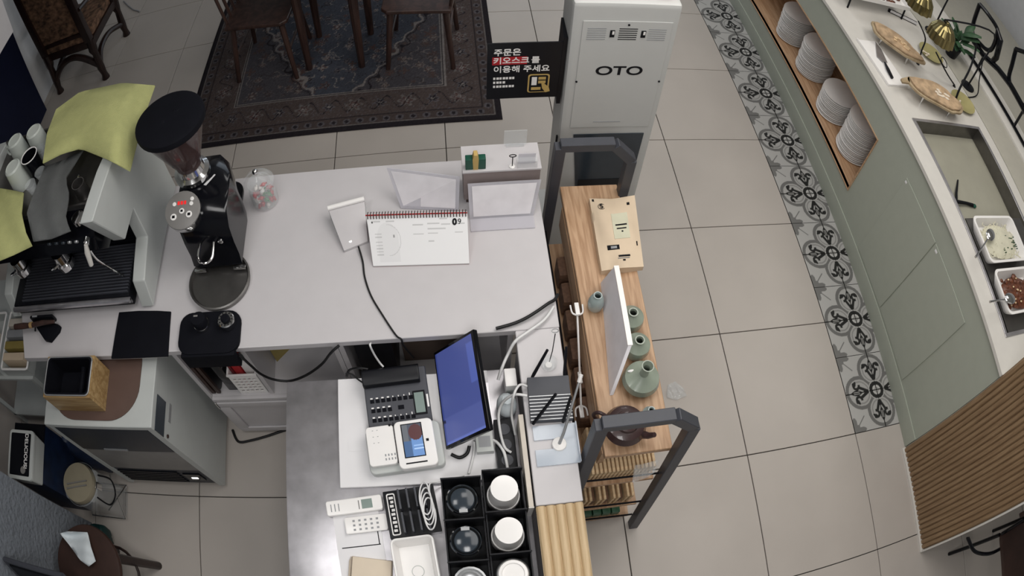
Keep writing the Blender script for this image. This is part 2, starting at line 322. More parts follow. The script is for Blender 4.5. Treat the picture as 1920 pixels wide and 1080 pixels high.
# ---------------------------------------------------------------- buffet
NB0, NB1, NZ0, NZ1 = 1.255, 3.05, 0.232, 0.645
bf = thing('buffet_counter', 'sage green buffet counter with flush doors and an open oak-lined niche', 'counter')
b = B().box(0.9, 0.918, -0.13, NB0, 0.0, 0.859).box(0.9, 0.918, NB1, 5.4, 0.0, 0.859).box(0.9, 0.918, NB0, NB1, 0, NZ0).box(0.9, 0.918, NB0, NB1, NZ1, 0.859)
b.box(0.918, 1.64, -0.13, -0.11, 0, 0.859)
obj('front_panel', b, 'sage', bf)
b = B().box(0.901, 1.26, NB0, NB1, NZ0 - 0.012, NZ0).box(0.901, 1.26, NB0, NB1, NZ1, NZ1 + 0.012).box(1.25, 1.26, NB0, NB1, NZ0, NZ1).box(0.901, 1.25, NB0, NB0 + 0.008, NZ0, NZ1).box(0.901, 1.25, NB1 - 0.008, NB1, NZ0, NZ1)
obj('niche_lining', b, 'oak', bf)
b = B()
e = 0.006
b.box(0.895, 0.902, NB0 - e, NB1 + e, NZ0 - e, NZ0).box(0.895, 0.902, NB0 - e, NB1 + e, NZ1, NZ1 + e).box(0.895, 0.902, NB0 - e, NB0, NZ0, NZ1)
obj('niche_trim', b, 'oak', bf)
for y0, y1 in ((0.185, 0.585), (0.592, 0.955)):
    d = obj('door', B().box(0.8945, 0.8995, y0, y1, 0.12, 0.725), 'sage', bf, bevel=0.001, seg=1)
    obj('door_catch', B().box(0.893, 0.8945, y1 - 0.02 if y0 > 0.3 else y1 - 0.04, y1 - 0.005 if y0 > 0.3 else y1 - 0.02, 0.70, 0.712), 'paper', d)
obj('plinth', B().box(0.893, 0.9, -0.13, 5.4, 0.0, 0.105), 'sage', bf, bevel=0.003)
b = B(); Z0, Z1 = 0.86, BT
WX0, WX1, WY0, WY1 = 1.0, 1.55, 0.03, 1.195
b.box(0.885, WX0, -0.135, 5.4, Z0, Z1).box(WX1, 1.64, -0.135, 5.4, Z0, Z1).box(WX0, WX1, -0.135, WY0, Z0, Z1).box(WX0, WX1, WY1, 5.4, Z0, Z1)
tag(obj('buffet_worktop', b, 'cream_top'), 'long cream stone worktop with a cut-out lying on the sage buffet', 'worktop')
b = B().box(1.642, 1.86, -0.135, 5.4, 0.0, 0.885)
tag(obj('service_ledge', b, 'stone', bevel=0.003), 'plain grey-beige ledge running behind the cream buffet worktop', 'ledge')
b = B().box(1.862, 2.05, -0.135, 5.4, 0.0, 0.90)
tag(obj('window_ledge', b, 'cream_top', bevel=0.003), 'cream ledge behind the sage ledge, under the black steel frames', 'ledge')

# ---------------------------------------------------------------- rug
def rug():
    x0, x1, y0, y1 = -2.76, -0.885, 1.985, 4.6; s = 0.0065
    xs = np.arange(x0, x1 + s, s); ys = np.arange(y0, y1 + s, s); X, Y = np.meshgrid(xs, ys)
    rng = np.random.default_rng(3)
    d = np.minimum(np.minimum(X - x0, x1 - X), np.minimum(Y - y0, y1 - Y)); horiz = (np.minimum(Y - y0, y1 - Y) <= np.minimum(X - x0, x1 - X))
    along = np.where(horiz, X - x0, Y - y0)
    C = np.zeros(X.shape + (3,)); col = lambda r, g, b_: np.array(lin((r, g, b_)))
    dark, brown, blue, tan, rust, grey = col(42, 38, 42), col(82, 72, 70), col(68, 71, 80), col(128, 122, 120), col(84, 64, 62), col(92, 88, 92)
    C[:] = blue
    def put(mask, c): C[mask] = c
    # field ornaments
    fx, fy = X - (x0 + x1) / 2, Y - (y0 + y1) / 2
    def flower(cx, cy, R, c1, c2, n=6):
        dx, dy = X - cx, Y - cy; r = np.hypot(dx, dy); a = np.arctan2(dy, dx); lim = R * (0.7 + 0.3 * np.cos(n * a))
        put(r < lim, c1); put(r < lim * 0.72, c2); put(r < R * 0.3, c1)
    def stem(ax, ay, bx, by, w, c):
        L = math.hypot(bx - ax, by - ay); ux, uy = (bx - ax) / L, (by - ay) / L; t = (X - ax) * ux + (Y - ay) * uy; q = -(X - ax) * uy + (Y - ay) * ux
        put((np.abs(q - 0.02 * np.sin(t / L * 6)) < w) & (t > 0) & (t < L), c)
    for k in range(420):
        cx, cy = rng.uniform(x0 + .35, x1 - .35), rng.uniform(y0 + .35, y1 - .35); a = rng.uniform(0, 6.3); l = rng.uniform(.04, .12)
        stem(cx, cy, cx + l * math.cos(a), cy + l * math.sin(a), .003, [tan, dark, grey][k % 3])
    for k in range(360):
        flower(rng.uniform(x0 + .34, x1 - .34), rng.uniform(y0 + .34, y1 - .34), rng.uniform(.015, .04), [grey, tan, rust][k % 3], [dark, rust, brown][k % 3], 4 + k % 5)
    # corner spandrels and medallion
    sp = (np.abs(fx) / 0.55) ** 1.2 + (np.abs(fy) / 1.0) ** 1.2 + 0.06 * np.sin(fx * 40) * np.sin(fy * 40)
    m_ = (sp > 1.15) & (d > .31); C[m_] = C[m_] * 0.6 + brown * 0.4
    put((np.abs(sp - 1.15) < 0.02) & (d > .31), tan)
    put((np.abs(sp - 1.22) < 0.012) & (d > .31), dark)
    # borders
    m_ = d < .315; put(m_, brown)
    per = 0.30; ph = (along % per) - per / 2; bd = d - .20
    for off in (0, per / 2):
        p2 = ((along + off) % per) - per / 2; r = np.hypot(p2, bd); a = np.arctan2(bd, p2)
        lim = (.055 if off == 0 else .04) * (.75 + .25 * np.cos(6 * a)); mk = (d > .11) & (d < .29)
        put(mk & (r < lim), grey if off else tan * .7); put(mk & (r < lim * .7), dark if off else rust); put(mk & (r < lim * .35), tan)
    wave = np.abs(bd - .05 * np.sin(along / per * 2 * PI * 2)); put((d > .12) & (d < .28) & (wave < .005), dark)
    noise = rng.random(X.shape); mk = (d > .11) & (d < .29) & (noise > .93); put(mk, grey)
    put((d > .295) & (d < .303), tan); put((d > .303) & (d < .311), dark); put((d > .311) & (d < .318), tan)
    put((d > .098) & (d < .106), dark); put((d > .040) & (d < .098), brown * .85)
    ph2 = (along % .075) - .0375; r2 = np.hypot(ph2, d - .069); put((d > .04) & (d < .098) & (r2 < .022), grey); put((d > .04) & (d < .098) & (r2 < .012), dark)
    put((d > .034) & (d < .040), tan * .8); put(d < .034, dark)
    C *= (0.8 + 0.4 * rng.random(X.shape))[..., None] * 0.80
    Z = np.where(d < 0.012, 0.004 + d * 0.4, 0.009) + 0.0008 * rng.random(X.shape)
    o = printed('persian_rug', np.stack([X, Y, Z], -1), C, 'rug'); return o
tag(rug(), 'dark patterned Persian rug spread under the dining chairs', 'rug')

# ---------------------------------------------------------------- white counter
CY0, CY1 = 0.292, 0.985
poly = [(-2.90, 0.285), (-2.20, 0.285), (-2.20, CY0), (-0.895, CY0), (-0.895, CY1), (-1.2, CY1), (-2.2, 1.0), (-3.02, 1.0), (-3.02, 0.62)]
tag(obj('counter_worktop', B().prism(poly, CT - 0.03, CT), 'white', bevel=0.002, seg=1), 'wide white laminate worktop carrying the coffee machine and the desk calendar', 'worktop')
def cab_shell(x0, x1, y1):
    s = 0.018; z1 = CT - 0.0305
    return B().box(x0, x0 + s, 0.312, y1, 0, z1).box(x1 - s, x1, 0.312, y1, 0, z1).box(x0 + s, x1 - s, y1 - s, y1, 0, z1).box(x0 + s, x1 - s, 0.312, y1 - s, 0.375, 0.395).box(x0 + s, x1 - s, 0.312, y1 - s, 0.06, 0.078)
def panel_door(par, x0, x1, z0, z1):
    d = obj('door', B().box(x0, x1, 0.300, 0.311, z0, z1), 'white', par, bevel=0.002, seg=1)
    f = 0.045; b = B().box(x0, x1, 0.292, 0.2995, z1 - f, z1).box(x0, x1, 0.292, 0.2995, z0, z0 + f).box(x0, x0 + f, 0.292, 0.2995, z0 + f, z1 - f).box(x1 - f, x1, 0.292, 0.2995, z0 + f, z1 - f)
    obj('door_frame', b, 'white', d, bevel=0.0025, seg=2)
    return d
cab = thing('base_cabinet', 'white base cabinet with open cubbies above a framed door, under the counter', 'cabinet')
obj('carcass', cab_shell(-2.205, -1.60, 0.96), 'white', cab)
obj('divider', B().box(-1.940, -1.924, 0.315, 0.94, 0.396, CT - 0.031), 'white', cab)
obj('shelf_lip', B().box(-2.187, -1.618, 0.296, 0.311, 0.372, 0.398), 'white', cab, bevel=0.002)
panel_door(cab, -2.18, -1.62, 0.03, 0.366)
obj('hinge_pin', B().lathe([(0.004, 0), (0.004, 0.06), (0.0015, 0.062)], 8, (-2.19, 0.298, 0.30)), 'chrome', cab)
cab2 = thing('base_cabinet', 'open-fronted white base cabinet in shade behind the phone', 'cabinet')
obj('carcass', B().box(-1.598, -1.58, 0.312, 0.96, 0, CT - 0.0305).box(-1.05, -1.032, 0.312, 0.96, 0, CT - 0.0305).box(-1.58, -1.05, 0.942, 0.96, 0, CT - 0.0305), 'white', cab2)
obj('shelf', B().box(-1.58, -1.05, 0.33, 0.94, 0.375, 0.395), 'white', cab2)
cab3 = thing('base_cabinet', 'white base cabinet behind the ice maker, under the coffee machine', 'cabinet')
obj('carcass', B().box(-2.98, -2.215, 0.62, 0.96, 0, CT - 0.0305), 'white', cab3)
obj('toe_board', B().box(-2.97, -2.23, 0.61, 0.62, 0, 0.08), 'charcoal', cab3)

# ledge to the front of the desk
led = thing('ledge_partition', 'narrow white partition ledge between the cash desk and the snack rack', 'partition')
obj('partition_wall', B().box(-1.022, -0.905, -0.262, CY0 - 0.002, 0, CT - 0.02), 'white', led)
obj('cap', B().box(-1.032, -0.897, -0.266, CY0 - 0.001, CT - 0.02, CT), 'white', led, bevel=0.002, seg=1)
flu = thing('fluted_ledge', 'low wall with a pale fluted wood top at the end of the white ledge', 'partition')
obj('core', B().box(-1.022, -0.905, -1.4, -0.2665, 0, CT - 0.02), 'white', flu)
obj('top_backing', B().box(-1.032, -0.897, -1.4, -0.268, CT - 0.02, CT - 0.010), 'slat_light', flu)
sl2 = None
for k in range(5):
    if sl2 is None:
        arc = [(-0.0125, 0)] + [(0.0125 * math.cos(t) * -1, 0.010 * math.sin(t)) for t in np.linspace(0.15, PI - 0.15, 8)] + [(0.0125, 0)]
        sl2 = obj('slat', B().prism(arc, -1.4, -0.268, 'y'), 'slat_light', flu, ang=60); o = sl2
    else: o = obj('slat', sl2.data, None, flu)
    o.location = (-1.0185 + 0.027 * k, 0, CT - 0.010)

# stainless work table
tbl = thing('steel_table', 'low stainless steel work table holding the phone and the cup organiser', 'table')
obj('table_top', B().box(-1.785, -1.036, -1.25, 0.222, ST - 0.035, ST), 'steel', tbl, bevel=0.003)
for x, y in ((-1.75, 0.18), (-1.07, 0.18), (-1.75, -1.2), (-1.07, -1.2)):
    obj('leg', B().box(x - 0.018, x + 0.018, y - 0.018, y + 0.018, 0, ST - 0.035), 'steel', tbl)
obj('under_shelf', B().box(-1.73, -1.09, -1.18, 0.16, 0.18, 0.20), 'steel', tbl)

tag(obj('back_counter', B().box(2.055, 3.3, -0.135, 5.4, 0, 0.74), 'stone', bevel=0.004), 'wide grey-beige counter behind the cream ledge and steel guard', 'counter')
# ================================================================ ON THE WHITE COUNTER
def interp_px(pts, n):
    pts = [Vector((p[0], p[1], 0)) for p in pts]
    L = [0]
    for a, b_ in zip(pts, pts[1:]): L.append(L[-1] + (b_ - a).length)
    out = []
    for k in range(n):
        t = L[-1] * k / (n - 1); i = max(0, min(len(pts) - 2, sum(1 for l in L[1:-1] if l <= t)))
        f = (t - L[i]) / max(1e-6, L[i + 1] - L[i]); out.append(pts[i].lerp(pts[i + 1], f))
    return out
def coons(bottom, top, left, right, zf, n=16, h=12):
    """cloth outline given by four edge curves seen in the photo, laid at height zf(u, v)"""
    b_, t_, l_, r_ = interp_px(bottom, n), interp_px(top, n), interp_px(left, h), interp_px(right, h)
    rows = []
    for j in range(h):
        v = j / (h - 1); row = []
        for i in range(n):
            u = i / (n - 1)
            q = b_[i] * (1 - v) + t_[i] * v + l_[j] * (1 - u) + r_[j] * u - (b_[0] * (1 - u) * (1 - v) + b_[-1] * u * (1 - v) + t_[0] * (1 - u) * v + t_[-1] * u * v)
            row.append(P(q.x, q.y, z=zf(u, v)))
        rows.append(row)
    return rows

# ---- espresso machine
em = thing('espresso_machine', 'large white and black two-group espresso machine on the counter', 'espresso machine', (-2.62, 0.72, CT))
ox, oy, oz = -2.62, 0.72, CT
def E(px): return px
prof = [(0.985, 0.868), (0.985, 1.325), (0.66, 1.375), (0.455, 1.385), (0.545, 1.155), (0.672, 1.148), (0.656, 1.005), (0.505, 0.968), (0.462, 0.862), (0.60, 0.862)]
def side(x0, x1): return B().prism([(y - oy, z - oz) for y, z in prof], x0 - ox, x1 - ox, 'x')
obj('side_panel', side(-2.316, -2.263), 'lightgrey', em, bevel=0.008, seg=3)
obj('side_panel', side(-3.01, -2.955), 'lightgrey', em, bevel=0.008, seg=3)
obj('back_body', B().box(-2.954 - ox, -2.336 - ox, 0.70 - oy, 0.97 - oy, 0.88 - oz, 1.28 - oz), 'black', em, bevel=0.005)
deck = obj('cup_tray', B().box(-2.954 - ox, -2.336 - ox, 0.58 - oy, 0.975 - oy, 1.285 - oz, 1.297 - oz).box(-2.954 - ox, -2.336 - ox, 0.58 - oy, 0.588 - oy, 1.297 - oz, 1.32 - oz).box(-2.954 - ox, -2.336 - ox, 0.967 - oy, 0.975 - oy, 1.297 - oz, 1.335 - oz), 'darksteel', em)
fas = obj('front_fascia', B().prism([(0.58 - oy, 1.30 - oz), (0.50 - oy, 1.25 - oz), (0.485 - oy, 1.20 - oz), (0.53 - oy, 1.14 - oz), (0.69 - oy, 1.14 - oz), (0.69 - oy, 1.27 - oz)], -2.953 - ox, -2.336 - ox, 'x'), 'gloss', em, bevel=0.004)
for k, px in enumerate((92, 105, 118, 130, 143)):
    p = P(px, 452 - (px - 92) * 0.09, y=0.505)
    obj('brew_button', B().lathe([(0.010, 0), (0.0095, 0.006), (0.006, 0.008)], 12).move(T(p.x - ox, 0.500 - oy, p.z - oz - 0.005, rx=PI / 2 + 0.5)), 'silver' if k > 2 else 'slate', fas)
obj('drip_tray', B().box(-2.954 - ox, -2.340 - ox, 0.468 - oy, 0.70 - oy, 0.875 - oz, 0.935 - oz), 'black', em, bevel=0.004)
g = B()
for k in range(17): y = 0.482 + 0.0128 * k; g.box(-2.90 - ox, -2.345 - ox, y - oy, y + 0.0055 - oy, 0.9352 - oz, 0.944 - oz)
obj('grate', g, 'charcoal', em)
obj('tray_rail', B().tube([(-2.955 - ox, 0.458 - oy, 0.925 - oz), (-2.337 - ox, 0.458 - oy, 0.925 - oz)], 0.011, 10).box(-2.954 - ox, -2.337 - ox, 0.459 - oy, 0.467 - oy, 0.90 - oz, 0.925 - oz), 'steel', em)
obj('splash_panel', B().box(-2.952 - ox, -2.338 - ox, 0.686 - oy, 0.699 - oy, 0.935 - oz, 1.14 - oz), 'gloss', em)
for px, py in ((120, 500), (40, 515)):
    p = P(px, py, z=1.075); gx, gy = p.x - ox, 0.545 - oy
    gh = obj('group_head', B().lathe([(0.030, -0.085), (0.040, -0.08), (0.042, -0.05), (0.034, -0.045), (0.034, 0.0)], 20, (gx, gy, 1.14 - oz)), 'chrome', em)
    obj('collar_lug', B().tube([(gx - 0.055, gy - 0.035, 1.085 - oz), (gx - 0.02, gy - 0.015, 1.085 - oz)], 0.006, 8).tube([(gx - 0.03, gy - 0.045, 1.10 - oz), (gx - 0.012, gy - 0.02, 1.09 - oz)], 0.005, 8), 'chrome', gh)
hk = obj('steam_knob', B().lathe([(0.011, 0), (0.013, 0.02), (0.010, 0.024)], 12).move(T(-2.355 - ox, 0.487 - oy, 1.265 - oz, rx=PI / 2)), 'chrome', em)
obj('lever_handle', B().tube([(-2.355 - ox, 0.464 - oy, 1.265 - oz), (-2.362 - ox, 0.455 - oy, 1.235 - oz), (-2.372 - ox, 0.445 - oy, 1.18 - oz)], [0.007, 0.011, 0.009], 12), 'cream_top', hk)
obj('steam_wand', B().tube(smoothpts([(-2.40 - ox, 0.51 - oy, 1.18 - oz), (-2.39 - ox, 0.50 - oy, 1.13 - oz), (-2.37 - ox, 0.51 - oy, 1.05 - oz), (-2.36 - ox, 0.53 - oy, 0.97 - oz)]), 0.0045, 8), 'chrome', em)
for x in (-2.9, -2.31):
    for y in (0.52, 0.93): obj('foot', B().lathe([(0.02, 0), (0.02, 0.013)], 12, (x - ox, y - oy, 0)), 'rubber', em)
obj('pressure_gauge', B().lathe([(0.026, 0), (0.026, 0.018), (0.022, 0.02)], 18).move(T(P(142, 402, z=1.33).x - ox, P(142, 402, z=1.33).y - oy, 1.298 - oz, rx=0.0)), 'chrome', em)

# cups on the machine's top
TZ = 1.298
def mugmesh(h=0.085, r=0.043): return B().lathe([(r * 0.78, 0), (r * 0.8, 0.003), (r, h - 0.006), (r, h), (r - 0.004, h)], 24)
def mug_down(px, py, label, m='mug', h=0.088, r=0.044, handle=True):
    p = P(px, py, z=TZ + h); p.y = min(p.y, 0.966 - r)
    t = thing('coffee_mug', label, 'mug', (p.x, p.y, TZ), 0, 'cups warming on the coffee machine')
    obj('cup_body', B().lathe([(r, 0), (r, 0.008), (r * 0.86, h - 0.006), (r * 0.72, h), (r * 0.70, h - 0.004)], 24), m, t)
    if handle: obj('handle', B().tube(smoothpts([(-r * 0.95, 0, h * 0.25), (-r * 1.5, 0, h * 0.3), (-r * 1.5, 0, h * 0.68), (-r * 0.88, 0, h * 0.75)], 4), 0.005, 6), m, t)
mug_down(26, 262, 'pale mug turned upside down in the corner beside the navy wall', h=0.095)
mug_down(62, 243, 'pale mug turned upside down next to the yellow towel', h=0.095, handle=False)
mug_down(22, 312, 'tall pale mug turned upside down above the smaller yellow towel', h=0.105, r=0.046, handle=False)
p = P(54, 292, z=TZ + 0.09); t = thing('coffee_mug', 'black mug with a white rim standing upright among the pale mugs', 'mug', (p.x, p.y, TZ), 0, 'cups warming on the coffee machine')
obj('cup_body', B().lathe([(0.036, 0), (0.040, 0.09), (0.037, 0.088), (0.033, 0.008)], 24), 'gloss', t); obj('rim', B().lathe([(0.040, 0.0885), (0.041, 0.0915), (0.038, 0.0925), (0.037, 0.0885)], 24, cap=False), 'plate', t)
for k, (px, py) in enumerate(((69, 315), (56, 345), (72, 285))):
    p = P(px, py, z=TZ + 0.042); mc = P(54, 292, z=TZ + 0.09); d_ = Vector((p.x - mc.x, p.y - mc.y, 0)); p = p if d_.length > 0.070 else Vector((mc.x, mc.y, p.z)) + d_.normalized() * 0.070
    tag(obj('shot_glass', B().lathe([(0.019, 0), (0.026, 0.042), (0.024, 0.042), (0.017, 0.005)], 18), 'clear'), 'small clear shot glass between the black mug and the grey cloth', 'glass', 'shot glasses on the coffee machine').location = (p.x, p.y, TZ)
p = P(148, 348, z=TZ + 0.05); t = thing('metal_jug', 'small dark steel milk jug beside the grey cloth on the coffee machine', 'jug', (p.x, p.y, TZ), 1.9)
obj('jug_body', B().lathe([(0.026, 0), (0.028, 0.01), (0.024, 0.05), (0.026, 0.062), (0.0235, 0.062), (0.022, 0.05), (0.025, 0.012)], 20), 'darksteel', t); obj('handle', B().tube(smoothpts([(0.025, 0, 0.055), (0.045, 0, 0.052), (0.045, 0, 0.024), (0.027, 0, 0.018)], 4), 0.004, 6), 'chrome', t)
# cloths
rows = coons([(80, 305), (115, 287), (150, 277), (200, 297), (243, 320)], [(105, 205), (150, 172), (230, 155), (290, 160)], [(80, 305), (88, 250), (105, 205)], [(243, 320), (262, 245), (274, 205), (290, 160)],
             lambda u, v: 1.398 + 0.03 * math.sin(PI * u) * math.sin(PI * v) + 0.006 * math.sin(u * 9 + v * 4) + 0.004 * math.sin(v * 13 - u * 3) - 0.30 * max(0, u - 0.80) ** 1.0)
tag(obj('folded_towel', B().sheet(rows, 0.006), 'yellow', ang=80), 'large yellow-green towel draped over cups beside the grinder hopper', 'towel', 'towels on the coffee machine')
rows = coons([(-6, 490), (25, 477), (60, 460)], [(-6, 352), (20, 356), (44, 361)], [(-6, 490), (-6, 420), (-6, 352)], [(60, 460), (48, 435), (40, 400), (44, 361)],
             lambda u, v: 1.345 + 0.025 * math.sin(PI * v) + 0.004 * math.sin(u * 7 + v * 5))
tag(obj('folded_towel', B().sheet(rows, 0.005), 'yellow', ang=80), 'smaller yellow-green towel hanging over the front edge of the coffee machine', 'towel', 'towels on the coffee machine')
rows = coons([(62, 452), (95, 447), (132, 432)], [(84, 312), (118, 300), (156, 281)], [(62, 452), (50, 398), (62, 365), (84, 312)], [(132, 432), (122, 408), (130, 365), (122, 335), (156, 281)],
             lambda u, v: 1.343 + 0.022 * math.sin(PI * v) + 0.004 * math.sin(u * 11 + v * 4))
tag(obj('grey_cloth', B().sheet(rows, 0.005), 'greycloth', ang=80), 'dark grey cloth lying across the top of the coffee machine', 'cloth')

# ---- coffee grinder
gx, gy = -2.01, 0.50
gr = thing('coffee_grinder', 'tall black coffee grinder with a bean hopper and round display', 'coffee grinder', (gx, 0.70, CT))
dy = 0.70
def G(b): return b.move(T(-gx, -dy, -CT))
obj('drip_pan', G(B().lathe([(0.112, 0.852), (0.116, 0.872), (0.110, 0.874), (0.104, 0.862)], 40, (gx, gy + 0.042, 0))), 'darksteel', gr)
obj('base_plate', G(B().prism(rrect(-2.11, -1.955, 0.60, 0.95, 0.05), 0.8755, 0.893)), 'gloss', gr, bevel=0.006)
bp = [(0.93, 0.888), (0.945, 1.00), (0.90, 1.10), (0.80, 1.135), (0.66, 1.12), (0.62, 1.07), (0.605, 1.0), (0.60, 0.93), (0.585, 0.888)]
gb_ = B(); st_ = []
for xs_, f_ in ((-2.108, lambda y, z: (0.60 + (y - 0.60) * 0.94 + 0.008, 0.889 + (z - 0.889) * 0.96)), (-2.090, lambda y, z: (y, z)), (-1.985, lambda y, z: (y, z)), (-1.930, lambda y, z: (min(y, 0.80) , z - 0.012 * (z > 1.05))), (-1.922, lambda y, z: (0.61 + (min(y, 0.78) - 0.61) * 0.9, 0.889 + (z - 0.889) * 0.93))): st_.append([(xs_,) + f_(y, z) for y, z in bp])
n_ = len(bp); gb_.add([p_ for r_ in st_ for p_ in r_], [(i * n_ + k, i * n_ + (k + 1) % n_, (i + 1) * n_ + (k + 1) % n_, (i + 1) * n_ + k) for i in range(4) for k in range(n_)] + [tuple(range(n_)), tuple(4 * n_ + k for k in range(n_))])
obj('body', G(gb_), 'gloss', gr, ang=50)
obj('portafilter_fork', G(B().tube(smoothpts([(-2.045, 0.61, 1.00), (-2.045, 0.55, 0.995), (-2.02, 0.53, 0.995), (-1.995, 0.55, 0.995), (-1.995, 0.61, 1.00)], 5), 0.005, 8)), 'chrome', gr)
obj('fork_bolt', G(B().lathe([(0.010, 0), (0.010, 0.006), (0.006, 0.008)], 14).move(T(-1.965, 0.603, 1.01, rx=PI / 2))), 'chrome', gr)
for x0_ in (-2.105, -1.955): obj('pan_clip', G(B().box(x0_, x0_ + 0.045, 0.572, 0.584, 0.875, 0.886)), 'chrome', gr, bevel=0.003)
hd = obj('dosing_head', G(B().lathe([(0.050, -0.085), (0.056, -0.07), (0.066, -0.03), (0.067, 0.0)], 28).move(T(-2.075, 0.655, 1.125, rx=0.30))), 'chrome', gr)
obj('control_face', G(B().lathe([(0.066, 0.0005), (0.066, 0.004), (0.062, 0.006)], 28).move(T(-2.075, 0.655, 1.125, rx=0.30))), 'midgrey', hd)
fm = T(-2.075, 0.655, 1.125, rx=0.30)
for bx, by, r in ((-0.03, -0.022, 0.0115), (0.0, -0.004, 0.0095), (0.028, -0.018, 0.0115), (-0.03, 0.022, 0.007), (0.036, 0.034, 0.007), (0.034, 0.018, 0.007)):
    obj('round_button', G(B().lathe([(r, 0.006), (r, 0.0085), (r * 0.8, 0.009)], 14, (bx, by, 0)).move(fm)), 'plate', hd)
    if r > 0.009: obj('button_icon', G(B().box(bx - r * .45, bx + r * .45, by - r * .4, by + r * .4, 0.009, 0.0096).move(fm)), 'ink', hd)
obj('led_digits', G(B().box(-0.018, -0.010, 0.018, 0.030, 0.006, 0.0075).box(-0.006, 0.002, 0.018, 0.030, 0.006, 0.0075).box(0.006, 0.014, 0.018, 0.030, 0.006, 0.0075).move(fm)), 'ledred', hd)
obj('neck_ring', G(B().lathe([(0.058, 1.13), (0.066, 1.135), (0.066, 1.152), (0.052, 1.16), (0.046, 1.185)], 28, (-2.06, 0.80, 0))), 'chrome', gr)
obj('ring_knob', G(B().lathe([(0.012, 0), (0.014, 0.025), (0.010, 0.028)], 10).move(T(-2.115, 0.83, 1.148, ry=-PI / 2, rz=-0.4))), 'black', gr)
hp = obj('bean_hopper', G(B().lathe([(0.046, 1.18), (0.050, 1.20), (0.112, 1.375), (0.118, 1.395), (0.114, 1.395), (0.047, 1.20)], 36, (-2.06, 0.80, 0), cap=False)), 'amber', gr)
obj('coffee_beans', G(B().lathe([(0.044, 1.18), (0.049, 1.21), (0.066, 1.26), (0.03, 1.275), (0.002, 1.28)], 24, (-2.06, 0.80, 0))), 'dkbrown', hp)
ld = obj('hopper_lid', G(B().lathe([(0.122, 1.385), (0.124, 1.395), (0.122, 1.407), (0.110, 1.412), (0.002, 1.412)], 40, (-2.06, 0.80, 0))), 'rubber', gr)
for px, py in ((303, 229), (330, 206)):
    q = P(px, py, z=1.4125); obj('lid_vent', G(B().ell((q.x, q.y, 1.412), (0.012, 0.008, 0.002), 12, 6)), 'rubber', ld)
obj('data_label', G(B().box(-0.001, 0.001, -0.05, 0.0, 0.0, 0.016).move(T(-1.985, 0.79, 1.128, rz=-0.6, ry=1.2))), 'paper', gr)

# ---- candy jar
p = P(488, 385, z=CT); jx, jy = -1.872, 0.872
cj = thing('candy_jar', 'clear lidded candy jar beside the coffee grinder', 'jar', (jx, jy, CT))
obj('jar_body', B().lathe([(0.046, 0.0), (0.050, 0.006), (0.050, 0.075), (0.043, 0.105), (0.045, 0.112), (0.042, 0.112), (0.040, 0.106), (0.047, 0.073), (0.047, 0.008), (0.002, 0.008)], 28, cap=False), 'clear', cj)
jl = obj('jar_lid', B().lathe([(0.056, 0.113), (0.058, 0.118), (0.045, 0.138), (0.015, 0.152), (0.008, 0.158)], 28, cap=False), 'clear', cj)
obj('lid_knob', B().ell((0, 0, 0.168), (0.011, 0.011, 0.012), 12, 8), 'chrome', jl)
cm = {}
rg = random.Random(4)
spots = []
for lay in range(4):
    for k in range(7): a = k * PI / 3 + lay * PI / 6; rr = 0.0315 if k < 6 else 0.0; spots.append((rr * math.cos(a), rr * math.sin(a), 0.0152 + lay * 0.0148))
for k, (x, y, z) in enumerate(spots):
    c = ('candy_red', 'candy_red', 'candy_green', 'candy_white')[(k * 7 // 3) % 4]
    if c not in cm: o = obj('wrapped_candy', B().ell((0, 0, 0), (0.0095, 0.0085, 0.0068), 8, 6).tube([(-0.0132, 0, 0), (-0.0085, 0, 0)], [0.005, 0.002], 5).tube([(0.0132, 0, 0), (0.0085, 0, 0)], [0.005, 0.002], 5), c); cm[c] = o
    else: o = cm[c].copy(); COL.objects.link(o)
    tag(o, {'candy_red': 'red wrapped candy in the clear jar', 'candy_green': 'green wrapped candy in the clear jar', 'candy_white': 'white wrapped candy in the clear jar'}[c], 'candy', 'candies in the jar')
    o.location = (jx + x, jy + y, CT + z); o.rotation_euler = (rg.uniform(-.05, .05), rg.uniform(-.04, .04), rg.uniform(0, 6))

# ---- card reader with stand
q = [P(645, 470, z=CT + 0.012), P(690, 452, z=CT + 0.012), P(683, 374, z=CT + 0.055), P(615, 392, z=CT + 0.055)]
c0 = P(655, 425, z=CT); rd = thing('card_reader', 'small white tilted card reader with a cable, beside the calendar', 'card reader', (c0.x, c0.y, CT))
dn = Vector((0, 0, 0.012)); off = Vector((c0.x, c0.y, CT))
obj('reader_body', B().hexa([v - dn - off for v in q], [v - off for v in q]), 'white', rd, bevel=0.003)
base = [Vector((v.x, v.y, CT + 0.0005)) for v in q]; mid2 = [base[0].lerp(base[3], 0.55), base[1].lerp(base[2], 0.55), base[2], base[3]]
up2 = [(q[0].lerp(q[3], 0.55)) - dn * 1.05, (q[1].lerp(q[2], 0.55)) - dn * 1.05, q[2] - dn * 1.05, q[3] - dn * 1.05]
obj('stand', B().hexa([v - off for v in mid2], [v - off for v in up2]), 'lightgrey', rd)
obj('top_roll', B().tube([q[3] - off + Vector((0, 0, 0.004)), q[2] - off + Vector((0, 0, 0.004))], 0.009, 12), 'plate', rd)
l0 = q[0].lerp(q[1], 0.42).lerp(q[3], 0.14); obj('status_light', B().lathe([(0.005, 0), (0.005, 0.002)], 12, tuple(l0 - off + Vector((0, 0, -0.001)))), 'lens', rd)
cpts = [(672, 462, .012), (680, 490, .005), (684, 520, .004), (696, 555, .004), (718, 592, .004), (742, 628, .004)]
def cable(name, pts, r, m, label, group=None):
    o = obj(name, B().tube(smoothpts(pts, 5), r, 6), m, ang=80); return tag(o, label, 'cable', group)
